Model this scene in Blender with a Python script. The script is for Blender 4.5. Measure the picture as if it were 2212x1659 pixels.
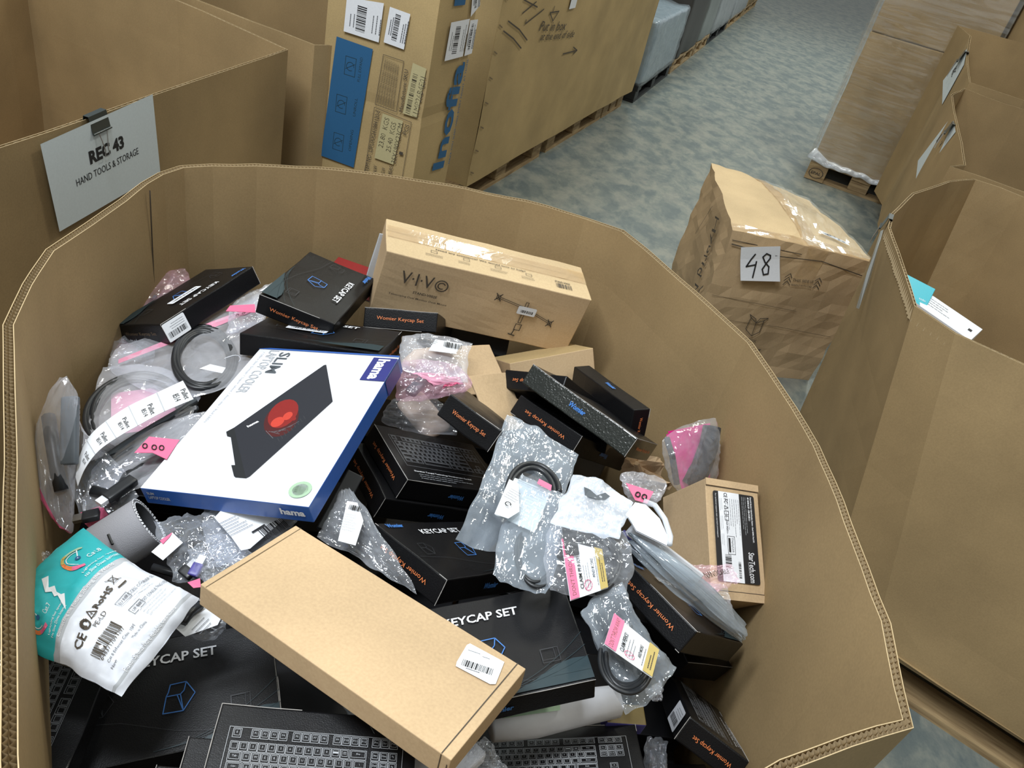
import bpy, bmesh, math, random
from mathutils import Vector, Matrix, noise
random.seed(7)
for o in list(bpy.data.objects): bpy.data.objects.remove(o)
SC = bpy.context.scene
COL = SC.collection
# ---------------------------------------------------------------- camera
CAM = Vector((0, 0, 1.65)); FPX = 1700.0
_d = Vector((450 - 1106, 3255 - 829.5, FPX)).normalized()
_up = -_d
_f = Vector((0, 0, 1)); _y = (_f - _up * _f.dot(_up)).normalized(); _x = _y.cross(_up)
RM = Matrix((_x, _y, _up))                      # world = RM @ (right, down, forward)
cam = bpy.data.cameras.new('camera'); camo = bpy.data.objects.new('camera', cam); COL.objects.link(camo)
cr, cd, cf = RM.col[0], RM.col[1], RM.col[2]
m = Matrix.Identity(4)
for i in range(3):
    m[i][0] = cr[i]; m[i][1] = -cd[i]; m[i][2] = -cf[i]; m[i][3] = CAM[i]
camo.matrix_world = m
cam.sensor_fit = 'HORIZONTAL'; cam.sensor_width = 36; cam.lens = 36 * FPX / 2212; cam.clip_start = .02; cam.clip_end = 100
SC.camera = camo
# ---------------------------------------------------------------- light
SC.view_settings.view_transform = 'Standard'; SC.view_settings.look = 'None'
SC.view_settings.exposure = 0.0; SC.view_settings.gamma = 1; SC.view_settings.use_curve_mapping = False
SC.cycles.transparent_max_bounces = 32
W = bpy.data.worlds.new('hall_air'); SC.world = W; W.use_nodes = True
W.node_tree.nodes['Background'].inputs[0].default_value = (.93, .97, .95, 1); W.node_tree.nodes['Background'].inputs[1].default_value = .34
def area(name, loc, size, power, col, tgt=None):
    l = bpy.data.lights.new(name, 'AREA'); l.shape = 'RECTANGLE'; l.size, l.size_y = size; l.energy = power; l.color = col
    o = bpy.data.objects.new(name, l); COL.objects.link(o); o.location = loc
    t = Vector(tgt) if tgt else Vector((loc[0], loc[1], 0))
    o.rotation_euler = (t - Vector(loc)).to_track_quat('-Z', 'Y').to_euler()
    return o
area('overhead_light', (-1.15, .15, 4.2), (.4, 1.8), 150, (.90, .95, 1.0), (-.1, .8, .7))
area('overhead_light', (1.6, -1.6, 6.0), (.3, 1.6), 60, (.95, 1.0, .95))  # added unseen light behind the camera, puts glints on the plastic film
area('overhead_light', (-3.0, -2.5, 6.0), (.3, 1.6), 50, (.95, 1.0, .95))  # second added light out of view, also for glints on wrap and bags
area('overhead_light', (2.4, 4.5, 6.0), (.4, 1.5), 115, (1.0, .97, .84))
area('overhead_light', (-1.5, 5.5, 6.0), (.4, 1.5), 70, (1.0, .97, .84))
area('overhead_light', (4.0, 12.0, 6.0), (.4, 3.0), 250, (.92, 1.0, .95))
area('overhead_light', (.2, 9.0, 6.0), (.4, 3.0), 130, (.92, 1.0, .95))
# ---------------------------------------------------------------- pixel -> world helpers (measuring the photograph)
def ray(px, py): return (RM @ Vector((px - 1106, py - 829.5, FPX))).normalized()
def at(px, py, z):
    r = ray(px, py); return CAM + r * ((z - CAM.z) / r.z)
def onplane(px, py, P, n):
    r = ray(px, py); return CAM + r * ((Vector(P) - CAM).dot(n) / r.dot(n))
# ---------------------------------------------------------------- materials
MATS = {}
def nodes(name):
    mt = bpy.data.materials.new(name); mt.use_nodes = True; nt = mt.node_tree
    return mt, nt, nt.nodes['Principled BSDF']
def plain(name, col, rough=.5, metal=0, spec=.5, bump=0, bscale=200, coat=0):
    if name in MATS: return MATS[name]
    mt, nt, b = nodes(name)
    b.inputs['Base Color'].default_value = (*col, 1); b.inputs['Roughness'].default_value = rough; b.inputs['Metallic'].default_value = metal
    b.inputs['Specular IOR Level'].default_value = spec; b.inputs['Coat Weight'].default_value = coat; b.inputs['Coat Roughness'].default_value = .12
    tc = nt.nodes.new('ShaderNodeTexCoord'); n = nt.nodes.new('ShaderNodeTexNoise'); n.inputs['Scale'].default_value = bscale
    nt.links.new(tc.outputs['Object'], n.inputs['Vector'])
    mx = nt.nodes.new('ShaderNodeMixRGB'); mx.blend_type = 'MULTIPLY'; mx.inputs[0].default_value = .12; mx.inputs[1].default_value = (*col, 1)
    nt.links.new(n.outputs['Fac'], mx.inputs[2]); nt.links.new(mx.outputs[0], b.inputs['Base Color'])
    if bump:
        bp = nt.nodes.new('ShaderNodeBump'); bp.inputs['Strength'].default_value = bump; bp.inputs['Distance'].default_value = .001
        nt.links.new(n.outputs['Fac'], bp.inputs['Height']); nt.links.new(bp.outputs['Normal'], b.inputs['Normal'])
    MATS[name] = mt; return mt
def cardboard(name, col, var=.18, bump=.25, ridge=True, rough=.75):
    mt, nt, b = nodes(name); N = nt.nodes.new; L = nt.links.new
    tc = N('ShaderNodeTexCoord'); n1 = N('ShaderNodeTexNoise'); n1.inputs['Scale'].default_value = 3.5; n1.inputs['Detail'].default_value = 6
    n2 = N('ShaderNodeTexNoise'); n2.inputs['Scale'].default_value = 260; n2.inputs['Detail'].default_value = 3
    L(tc.outputs['Object'], n1.inputs['Vector']); L(tc.outputs['Object'], n2.inputs['Vector'])
    r = N('ShaderNodeValToRGB'); r.color_ramp.elements[0].position = .3; r.color_ramp.elements[1].position = .7
    r.color_ramp.elements[0].color = (*[c * (1 - var) for c in col], 1); r.color_ramp.elements[1].color = (*[min(1, c * (1 + var * .6)) for c in col], 1)
    L(n1.outputs['Fac'], r.inputs['Fac'])
    mx = N('ShaderNodeMixRGB'); mx.blend_type = 'OVERLAY'; mx.inputs[0].default_value = .16; L(r.outputs[0], mx.inputs[1]); L(n2.outputs['Fac'], mx.inputs[2])
    L(mx.outputs[0], b.inputs['Base Color']); b.inputs['Roughness'].default_value = rough; b.inputs['Specular IOR Level'].default_value = .25
    bp = N('ShaderNodeBump'); bp.inputs['Strength'].default_value = bump; bp.inputs['Distance'].default_value = .002
    L(n1.outputs['Fac'], bp.inputs['Height']); L(bp.outputs['Normal'], b.inputs['Normal'])
    MATS[name] = mt; return mt
cardboard('kraft_board', (.350, .245, .122))
cardboard('kraft_light', (.56, .40, .235))
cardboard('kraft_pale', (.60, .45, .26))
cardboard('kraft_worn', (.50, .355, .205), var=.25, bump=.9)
cardboard('kraft_tan', (.44, .32, .155))
cardboard('kraft_edge', (.52, .40, .23))
plain('kraft_flute', (.50, .38, .22), .8)
plain('black_print', (.0065, .0065, .0075), .40, spec=.32, bump=.25, bscale=700, coat=.08)
plain('black_side', (.006, .006, .007), .38, spec=.22, bump=.35, bscale=500, coat=.04)
plain('black_film', (.010, .013, .010), .22, spec=.8, bump=1.0, bscale=260, coat=.6)
plain('worn_edge', (.42, .40, .38), .7)
plain('ink_white', (.82, .83, .86), .5)
plain('ink_blue', (.06, .22, .62), .45)
plain('ink_orange', (.80, .23, .075), .5)
plain('ink_grey', (.12, .125, .14), .5)
plain('ink_mid', (.24, .25, .27), .5)
plain('ink_ghost', (.035, .037, .043), .45)
plain('ink_teal', (.015, .036, .045), .45)
plain('ink_black', (.012, .012, .014), .6)
plain('ink_dark', (.07, .055, .04), .7)
plain('ink_brownfade', (.17, .12, .065), .8)
plain('ink_lightgrey', (.45, .47, .50), .6)
plain('label_white', (.80, .82, .86), .42)
plain('paper_white', (.66, .73, .76), .7)
plain('carton_white', (.78, .80, .86), .33, coat=.2)
plain('carton_blue', (.035, .115, .42), .34, coat=.2)
plain('carton_navy', (.03, .035, .20), .34, coat=.2)
plain('cooler_black', (.022, .024, .032), .4)
plain('cooler_red', (.24, .012, .010), .5)
plain('cooler_darkred', (.07, .008, .009), .5)
plain('cooler_redglow', (.55, .05, .03), .5)
plain('seal_green', (.38, .55, .38), .6)
plain('rubber_black', (.018, .02, .023), .38, spec=.5)
plain('rubber_grey', (.09, .105, .12), .5)
plain('metal', (.55, .56, .58), .3, metal=1)
plain('clip_black', (.02, .03, .03), .3, coat=.4)
plain('pink_film', (.80, .16, .30), .35)
plain('pink_soft', (.72, .30, .42), .4)
plain('pink_cloth', (.78, .02, .28), .6)
plain('beige', (.55, .42, .33), .5)
plain('grey_cloth', (.34, .34, .37), .8, bump=.6, bscale=900)
plain('dark_cloth', (.035, .037, .042), .8, bump=.5, bscale=900)
plain('pouch_teal', (.025, .44, .47), .42, spec=.6)
plain('pouch_white', (.72, .75, .82), .36, spec=.6)
plain('box_cyan', (.01, .42, .52), .4)
plain('inofia_blue', (.018, .11, .25), .7)
plain('label_cream', (.50, .44, .24), .7)
plain('foam_white', (.70, .72, .78), .6, bump=.5, bscale=60)
plain('violet', (.08, .07, .30), .4)
plain('gold', (.48, .36, .10), .45)
plain('dark_gold', (.20, .145, .05), .5)
plain('pallet_black', (.012, .013, .014), .5)
plain('wrap_blue', (.23, .30, .34), .3, spec=.8, bump=1.0, bscale=18)
plain('wrap_grey', (.22, .24, .24), .3, spec=.8, bump=1.0, bscale=14)
plain('crate_dark', (.05, .047, .045), .5)
plain('white_gloss', (.85, .87, .92), .25, coat=.4)
def wood():
    mt, nt, b = nodes('pine_board'); N = nt.nodes.new; L = nt.links.new
    tc = N('ShaderNodeTexCoord'); mp = N('ShaderNodeMapping'); mp.inputs['Scale'].default_value = (3, 30, 30); L(tc.outputs['Object'], mp.inputs[0])
    n = N('ShaderNodeTexNoise'); n.inputs['Scale'].default_value = 2.2; n.inputs['Detail'].default_value = 7; n.inputs['Distortion'].default_value = .6; L(mp.outputs[0], n.inputs['Vector'])
    r = N('ShaderNodeValToRGB'); r.color_ramp.elements[0].position = .3; r.color_ramp.elements[0].color = (.22, .14, .065, 1); r.color_ramp.elements[1].position = .75; r.color_ramp.elements[1].color = (.50, .36, .19, 1)
    L(n.outputs['Fac'], r.inputs['Fac']); L(r.outputs[0], b.inputs['Base Color']); b.inputs['Roughness'].default_value = .75
    bp = N('ShaderNodeBump'); bp.inputs['Strength'].default_value = .4; bp.inputs['Distance'].default_value = .002; L(n.outputs['Fac'], bp.inputs['Height']); L(bp.outputs['Normal'], b.inputs['Normal'])
    MATS['pine_board'] = mt
wood()
def concrete():
    mt, nt, b = nodes('concrete_floor'); N = nt.nodes.new; L = nt.links.new
    tc = N('ShaderNodeTexCoord')
    mp = N('ShaderNodeMapping'); mp.inputs['Scale'].default_value = (1.5, .95, 1); mp.inputs['Rotation'].default_value = (0, 0, .5); L(tc.outputs['Object'], mp.inputs[0])
    a = N('ShaderNodeTexNoise'); a.inputs['Scale'].default_value = 4.2; a.inputs['Detail'].default_value = 9; a.inputs['Roughness'].default_value = .68; a.inputs['Distortion'].default_value = .35
    c = N('ShaderNodeTexNoise'); c.inputs['Scale'].default_value = 7.0; c.inputs['Detail'].default_value = 8; c.inputs['Roughness'].default_value = .7
    L(mp.outputs[0], a.inputs['Vector']); L(mp.outputs[0], c.inputs['Vector'])
    r = N('ShaderNodeValToRGB'); e = r.color_ramp.elements
    e[0].position = .43; e[0].color = (.150, .176, .176, 1); e[1].position = .57; e[1].color = (.250, .258, .234, 1)
    k = e.new(.5); k.color = (.205, .225, .210, 1)
    L(a.outputs['Fac'], r.inputs['Fac'])
    r2 = N('ShaderNodeValToRGB'); r2.color_ramp.elements[0].position = .44; r2.color_ramp.elements[1].position = .56
    r2.color_ramp.elements[0].color = (.80, .84, .85, 1); r2.color_ramp.elements[1].color = (1.05, 1.05, 1.0, 1); L(c.outputs['Fac'], r2.inputs['Fac'])
    mx = N('ShaderNodeMixRGB'); mx.blend_type = 'MULTIPLY'; mx.inputs[0].default_value = .85; L(r.outputs[0], mx.inputs[1]); L(r2.outputs[0], mx.inputs[2])
    L(mx.outputs[0], b.inputs['Base Color']); b.inputs['Roughness'].default_value = .42; b.inputs['Specular IOR Level'].default_value = .4
    bp = N('ShaderNodeBump'); bp.inputs['Strength'].default_value = .15; bp.inputs['Distance'].default_value = .004; L(c.outputs['Fac'], bp.inputs['Height']); L(bp.outputs['Normal'], b.inputs['Normal'])
    MATS['concrete_floor'] = mt
concrete()
def film(name, tint, body, rough=.12, bscale=(3.2, 3.2, 3.2), bump=.7, dist=.008, var=.6, gloss=.06):
    """clear plastic film: mostly see-through, a milky share of diffuse/gloss that grows at grazing angles and in the folds"""
    mt, nt, b = nodes(name); N = nt.nodes.new; L = nt.links.new; out = nt.nodes['Material Output']
    tc = N('ShaderNodeTexCoord'); mp = N('ShaderNodeMapping'); mp.inputs['Scale'].default_value = bscale; L(tc.outputs['Object'], mp.inputs[0])
    n = N('ShaderNodeTexNoise'); n.inputs['Scale'].default_value = 3.0; n.inputs['Detail'].default_value = 5; n.inputs['Distortion'].default_value = 1.6; L(mp.outputs[0], n.inputs['Vector'])
    bp = N('ShaderNodeBump'); bp.inputs['Strength'].default_value = bump; bp.inputs['Distance'].default_value = dist; L(n.outputs['Fac'], bp.inputs['Height'])
    b.inputs['Base Color'].default_value = (*tint, 1); b.inputs['Roughness'].default_value = rough; b.inputs['Specular IOR Level'].default_value = 1.0
    L(bp.outputs['Normal'], b.inputs['Normal'])
    tr = N('ShaderNodeBsdfTransparent'); tr.inputs[0].default_value = (.97, .98, 1, 1)
    lw = N('ShaderNodeLayerWeight'); lw.inputs['Blend'].default_value = .35; L(bp.outputs['Normal'], lw.inputs['Normal'])
    r = N('ShaderNodeMapRange'); r.inputs[1].default_value = .35; r.inputs[2].default_value = .75; r.inputs[3].default_value = body - var * body; r.inputs[4].default_value = body + var * body; L(n.outputs['Fac'], r.inputs[0])
    ad = N('ShaderNodeMath'); ad.operation = 'MULTIPLY_ADD'; L(lw.outputs['Facing'], ad.inputs[0]); ad.inputs[1].default_value = .30; L(r.outputs[0], ad.inputs[2]); ad.use_clamp = True
    ms = N('ShaderNodeMixShader'); L(ad.outputs[0], ms.inputs[0]); L(tr.outputs[0], ms.inputs[1]); L(b.outputs[0], ms.inputs[2])
    gl = N('ShaderNodeBsdfGlossy'); gl.inputs[0].default_value = (gloss, gloss, gloss * 1.04, 1); gl.inputs['Roughness'].default_value = rough * .6; L(bp.outputs['Normal'], gl.inputs['Normal'])
    sh = N('ShaderNodeAddShader'); L(ms.outputs[0], sh.inputs[0]); L(gl.outputs[0], sh.inputs[1]); L(sh.outputs[0], out.inputs[0])
    MATS[name] = mt
film('film_clear', (.80, .84, .90), .05)
film('film_milky', (.80, .81, .86), .14, rough=.15)
film('film_white', (.85, .90, .96), .50, rough=.2)
film('film_grey', (.34, .40, .45), .50, rough=.2, bump=.4)
film('film_pink', (.85, .48, .60), .18, rough=.15)
film('film_slate', (.50, .57, .64), .20, rough=.11)
film('stretch_film', (.72, .72, .62), .05, rough=.07, bscale=(.8, .8, 9), bump=.3, dist=.004, gloss=.085)
film('tape_clear', (.60, .42, .22), .45, rough=.12, bscale=(3, 3, 3), bump=.3)
# ---------------------------------------------------------------- mesh building
class MB:
    def __init__(s): s.v = []; s.f = []; s.m = []; s.mats = []
    def mi(s, name):
        if name not in s.mats: s.mats.append(name)
        return s.mats.index(name)
    def add(s, vs, fs, mat):
        b = len(s.v); k = s.mi(mat); s.v += [Vector(v) for v in vs]
        for f in fs: s.f.append([i + b for i in f]); s.m.append(k)
    def build(s, name, parent=None, M=None, smooth=False, bevel=0, label=None, cat=None, group=None, kind=None):
        me = bpy.data.meshes.new(name); me.from_pydata([tuple(v) for v in s.v], [], s.f)
        for k in s.mats: me.materials.append(MATS[k])
        for p, k in zip(me.polygons, s.m): p.material_index = k; p.use_smooth = smooth
        me.update()
        o = bpy.data.objects.new(name, me); COL.objects.link(o)
        if M is not None: o.matrix_world = M
        if parent is not None: o.parent = parent
        if bevel:
            bv = o.modifiers.new('bevel', 'BEVEL'); bv.width = bevel; bv.segments = 2; bv.limit_method = 'ANGLE'; bv.angle_limit = .8
        if label: o['label'] = label
        if cat: o['category'] = cat
        if group: o['group'] = group
        if kind: o['kind'] = kind
        return o
def thing(name, label, cat, M=None, group=None):
    o = bpy.data.objects.new(name, None); COL.objects.link(o); o.empty_display_size = .05
    if M is not None: o.matrix_world = M if isinstance(M, Matrix) else Matrix.Translation(M)
    o['label'] = label; o['category'] = cat
    if group: o['group'] = group
    return o
def basis(o, X, Y):
    X = Vector(X).normalized(); Y = Vector(Y); Y = (Y - X * Y.dot(X)).normalized(); Z = X.cross(Y)
    m = Matrix.Identity(4)
    for i in range(3): m[i][0] = X[i]; m[i][1] = Y[i]; m[i][2] = Z[i]; m[i][3] = o[i]
    return m
CUBEF = [(0, 3, 2, 1), (4, 5, 6, 7), (0, 1, 5, 4), (1, 2, 6, 5), (2, 3, 7, 6), (3, 0, 4, 7)]
def add_box(mb, c, d, mat, R=None):
    vs = []
    for z in (-1, 1):
        for x, y in ((-1, -1), (1, -1), (1, 1), (-1, 1)):
            p = Vector((x * d[0] / 2, y * d[1] / 2, z * d[2] / 2))
            if R is not None: p = R @ p
            vs.append(p + Vector(c))
    mb.add(vs, CUBEF, mat)
def soft_box(mb, d, mat, side=None, n=8, r=.0022, crump=.0010, seed=0, warp=0, bulge=0):
    """box panel grid with rounded edges and slight board waviness (local, centred)"""
    hx, hy, hz = d[0] / 2, d[1] / 2, d[2] / 2
    H = (hx, hy, hz)
    def samp(h): return [-h, -h + r] + [(-h + r) + (2 * (h - r)) * i / n for i in range(1, n)] + [h - r, h]
    idx = {}
    def P(p):
        key = tuple(round(c, 6) for c in p)
        if key in idx: return idx[key]
        q = Vector(p); c = Vector([max(-H[i] + r, min(H[i] - r, q[i])) for i in range(3)]); e = q - c
        if e.length > 1e-9:
            q = c + e.normalized() * r
        nv = noise.noise_vector(Vector(p) * 14 + Vector((seed * 3.1, seed * 1.7, seed)))
        q = q + nv * crump
        if bulge: q.z += bulge * (1 - (p[0] / hx) ** 2) * (1 - (p[1] / hy) ** 2) * (1 if p[2] > 0 else -1) * (abs(p[2]) > hz - r)
        if warp: q.z += warp * (p[0] / hx) * (p[1] / hy)
        mb.v.append(q); idx[key] = len(mb.v) - 1; return idx[key]
    for ax in range(3):
        a, b = (ax + 1) % 3, (ax + 2) % 3
        A, B = samp(H[a]), samp(H[b])
        for s in (-1, 1):
            k = mb.mi(mat if ax == 2 else (side or mat))
            for i in range(len(A) - 1):
                for j in range(len(B) - 1):
                    q = []
                    for (u, v) in ((A[i], B[j]), (A[i + 1], B[j]), (A[i + 1], B[j + 1]), (A[i], B[j + 1])):
                        p = [0, 0, 0]; p[ax] = s * H[ax]; p[a] = u; p[b] = v; q.append(P(p))
                    if s < 0: q.reverse()
                    mb.f.append(q); mb.m.append(k)
def tube(mb, pts, r, mat, seg=8, closed=False):
    pts = [Vector(p) for p in pts]; n = len(pts); rings = []
    up = Vector((.13, .21, .97))
    for i, p in enumerate(pts):
        a = pts[(i - 1) % n] if (closed or i > 0) else p; b = pts[(i + 1) % n] if (closed or i < n - 1) else p
        t = (b - a).normalized(); s = t.cross(up)
        if s.length < .05: s = t.cross(Vector((1, 0, 0)))
        s.normalize(); w = s.cross(t); rr = r(i / (n - 1)) if callable(r) else r
        rings.append([p + s * math.cos(2 * math.pi * k / seg) * rr + w * math.sin(2 * math.pi * k / seg) * rr for k in range(seg)])
    vs = [q for rg in rings for q in rg]; fs = []
    for i in range(n if closed else n - 1):
        j = (i + 1) % n
        for k in range(seg): fs.append((i * seg + k, i * seg + (k + 1) % seg, j * seg + (k + 1) % seg, j * seg + k))
    if not closed: fs += [tuple(range(seg))[::-1], tuple((n - 1) * seg + k for k in range(seg))]
    mb.add(vs, fs, mat)
# ---------------------------------------------------------------- 2D print (drawn as flat ink on a face): list of (verts2d, faces, material)
_tc = {}
def text2d(s, bold=0.0, shear=0.0):
    k = (s, bold, shear)
    if k in _tc: return _tc[k]
    cu = bpy.data.curves.new('t', 'FONT'); cu.body = s; cu.fill_mode = 'FRONT'; cu.offset = bold; cu.shear = shear; cu.resolution_u = 2
    o = bpy.data.objects.new('t', cu); COL.objects.link(o); dg = bpy.context.evaluated_depsgraph_get()
    me = bpy.data.meshes.new_from_object(o.evaluated_get(dg)); vs = [(v.co.x, v.co.y) for v in me.vertices]; fs = [tuple(p.vertices) for p in me.polygons]
    bpy.data.objects.remove(o); bpy.data.curves.remove(cu); bpy.data.meshes.remove(me)
    if vs:
        x0 = min(v[0] for v in vs); x1 = max(v[0] for v in vs); y0 = min(v[1] for v in vs); y1 = max(v[1] for v in vs)
        vs = [((x - x0) / (x1 - x0) - .5, (y - y0) / (y1 - y0) - .5) for x, y in vs]; asp = (x1 - x0) / (y1 - y0)
    else: asp = 1
    _tc[k] = (vs, fs, asp); return _tc[k]
class Ink:
    def __init__(s): s.items = []
    def text(s, t, x, y, w, h, mat, rot=0, bold=.0, shear=0, anchor='c'):
        vs, fs, asp = text2d(t, bold, shear); c, sn = math.cos(rot), math.sin(rot)
        if w is None: w = h * asp
        if h is None: h = w / asp
        ox = w / 2 if anchor == 'l' else (-w / 2 if anchor == 'r' else 0)
        s.items.append(([(x + (a * w + ox) * c - b * h * sn, y + (a * w + ox) * sn + b * h * c) for a, b in vs], fs, mat)); return s
    def poly(s, pts, mat): s.items.append((list(pts), [tuple(range(len(pts)))], mat)); return s
    def rect(s, x, y, w, h, mat, rot=0):
        c, sn = math.cos(rot), math.sin(rot)
        return s.poly([(x + a * w * c - b * h * sn, y + a * w * sn + b * h * c) for a, b in ((-.5, -.5), (.5, -.5), (.5, .5), (-.5, .5))], mat)
    def rrect(s, x, y, w, h, r, mat, rot=0):
        pts = []
        for cx, cy, a0 in ((w / 2 - r, h / 2 - r, 0), (-w / 2 + r, h / 2 - r, 90), (-w / 2 + r, -h / 2 + r, 180), (w / 2 - r, -h / 2 + r, 270)):
            for k in range(4):
                a = math.radians(a0 + 30 * k); pts.append((cx + r * math.cos(a), cy + r * math.sin(a)))
        c, sn = math.cos(rot), math.sin(rot)
        return s.poly([(x + a * c - b * sn, y + a * sn + b * c) for a, b in pts], mat)
    def line(s, pts, w, mat, closed=False):
        n = len(pts)
        for i in range(n if closed else n - 1):
            a, b = pts[i], pts[(i + 1) % n]; dx, dy = b[0] - a[0], b[1] - a[1]; l = math.hypot(dx, dy) or 1; ex, ey = dx / l * w * .4, dy / l * w * .4; nx, ny = -dy / l * w / 2, dx / l * w / 2
            s.poly([(a[0] - ex + nx, a[1] - ey + ny), (a[0] - ex - nx, a[1] - ey - ny), (b[0] + ex - nx, b[1] + ey - ny), (b[0] + ex + nx, b[1] + ey + ny)], mat)
        return s
    def frame(s, x, y, w, h, t, mat): return s.line([(x - w / 2, y - h / 2), (x + w / 2, y - h / 2), (x + w / 2, y + h / 2), (x - w / 2, y + h / 2)], t, mat, True)
    def arc(s, x, y, r, a0, a1, w, mat, n=14): return s.line([(x + r * math.cos(math.radians(a0 + (a1 - a0) * i / n)), y + r * math.sin(math.radians(a0 + (a1 - a0) * i / n))) for i in range(n + 1)], w, mat)
    def bars(s, x, y, w, h, mat='ink_black', rot=0, n=34, seed=1):
        rg = random.Random(seed); c, sn = math.cos(rot), math.sin(rot); u = -.5
        while u < .5:
            b = rg.choice((1, 1, 2, 3)) / n / 2.0; g = rg.choice((1, 1, 2)) / n / 2.0
            s.rect(x + (u + b / 2) * w * c, y + (u + b / 2) * w * sn, b * w, h, mat, rot); u += b + g
        return s
    def scribble(s, x, y, w, n, dy, mat, th=.0008, rot=0, seed=3):
        rg = random.Random(seed); c, sn = math.cos(rot), math.sin(rot)
        for i in range(n):
            u = -w / 2; L = w * rg.uniform(.6, 1)
            while u < -w / 2 + L:
                l = rg.uniform(.04, .12) * w; yy = -i * dy
                s.rect(x + (u + l / 2) * c - yy * sn, y + (u + l / 2) * sn + yy * c, l * .85, th, mat, rot); u += l
        return s
    def put(s, mb, fn, h0=.0016):
        """fn(x, y, h) -> point; every item gets its own tiny height so that overprints never fight"""
        for i, (vs, fs, mat) in enumerate(s.items):
            h = h0 + min(i, 14) * 1.5e-5
            P = [fn(x, y, h) for x, y in vs]; mb.add(P, fs, mat)
def face_fn(o, X, Y):
    o, X, Y = Vector(o), Vector(X), Vector(Y); N = X.cross(Y).normalized()
    return lambda x, y, h: o + X * x + Y * y + N * h
def part_ink(ink, name, parent, fn, label=None, h0=.0016):
    mb = MB(); ink.put(mb, fn, h0); o = mb.build(name, parent)
    if label: o['label'] = label
    return o
POSE = {
 'Ka': ((-0.669, 1.305, 0.751), (-0.298, -0.945, -0.136), (0.828, -0.326, 0.456), (0.246, 0.15, 0.04)),
 'Kb': ((-0.419, 1.344, 0.828), (-0.028, -0.996, 0.089), (0.992, -0.039, -0.124), (0.248, 0.15, 0.04)),
 'Kc': ((-0.352, 1.181, 0.83), (0.989, -0.011, 0.149), (0.049, 0.967, -0.249), (0.252, 0.148, 0.04)),
 'Ke': ((-0.244, 1.451, 0.748), (-0.054, -0.828, 0.558), (0.983, 0.053, 0.175), (0.246, 0.15, 0.04)),
 'Kn': ((-0.09, 1.079, 0.698), (-0.717, -0.568, 0.403), (-0.623, 0.783, -0.005), (0.24, 0.149, 0.041)),
 'Kp': ((-0.152, 1.098, 0.641), (-0.716, -0.559, 0.417), (-0.614, 0.789, 0.004), (0.225, 0.141, 0.041)),
 'Km': ((-0.015, 0.841, 0.742), (0.533, 0.706, -0.467), (-0.828, 0.548, -0.116), (0.246, 0.148, 0.041)),
 'Kq': ((-0.046, 1.122, 0.799), (0.034, 0.842, -0.538), (0.935, -0.217, -0.28), (0.266, 0.102, 0.041)),
 'Kr': ((0.141, 1.241, 0.732), (-0.516, -0.659, 0.548), (-0.812, 0.58, -0.067), (0.247, 0.153, 0.039)),
 'Ks': ((0.159, 1.234, 0.796), (0.855, -0.518, -0.044), (0.416, 0.733, -0.538), (0.245, 0.157, 0.04)),
 'Kt': ((0.198, 1.331, 0.755), (0.526, -0.817, 0.238), (0.121, -0.205, -0.971), (0.225, 0.092, 0.038)),
 'Kw': ((0.352, 0.88, 0.713), (0.57, 0.556, -0.605), (-0.711, 0.703, -0.023), (0.246, 0.15, 0.04)),
 'Ky': ((0.414, 0.763, 0.616), (-0.12, -0.765, 0.632), (-0.927, 0.315, 0.204), (0.252, 0.098, 0.038)),
 'K1': ((0.061, 0.647, 0.792), (0.906, 0.353, 0.235), (-0.357, 0.934, -0.026), (0.245, 0.152, 0.04)),
 'Kf': ((-0.297, 0.534, 0.705), (0.886, 0.454, 0.092), (-0.462, 0.881, 0.101), (0.238, 0.15, 0.04)),
 'Kal': ((-0.103, 0.464, 0.73), (-0.979, -0.203, 0.019), (-0.201, 0.977, 0.076), (0.233, 0.153, 0.04)),
 'Kbe': ((0.19, 0.6, 0.644), (-0.953, -0.167, -0.251), (-0.09, 0.952, -0.291), (0.247, 0.141, 0.04)),
 'brown': ((-0.104, 0.64, 0.774), (0.913, -0.399, 0.079), (0.406, 0.907, -0.111), (0.4, 0.171, 0.035)),
 'hama': ((-0.344, 0.978, 0.794), (0.952, -0.092, 0.291), (0.069, 0.994, 0.089), (0.277, 0.374, 0.032)),
 'vivo': ((-0.124, 1.532, 0.836), (0.947, 0.298, -0.119), (-0.288, 0.953, 0.092), (0.453, 0.129, 0.151)),
 'star': ((0.43, 1.084, 0.684), (0.199, -0.828, -0.524), (0.949, 0.296, -0.107), (0.207, 0.11, 0.147)),
 'tan': ((0.063, 1.461, 0.705), (0.821, 0.56, 0.108), (-0.451, 0.754, -0.478), (0.203, 0.1, 0.103)),
 'Kv': ((0.115, 1.322, 0.74), (-0.637, -0.488, 0.597), (-0.768, 0.461, -0.444), (0.246, 0.15, 0.04)),
 'Kx': ((0.384, 0.994, 0.596), (0.842, 0.42, -0.34), (-0.422, 0.904, 0.07), (0.11, 0.246, 0.045)),
}
# ================================================================= setting
fl = MB(); fl.add([(-12, -4, 0), (14, -4, 0), (14, 40, 0), (-12, 40, 0)], [(0, 1, 2, 3)], 'concrete_floor'); fl.build('floor', kind='structure')
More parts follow.
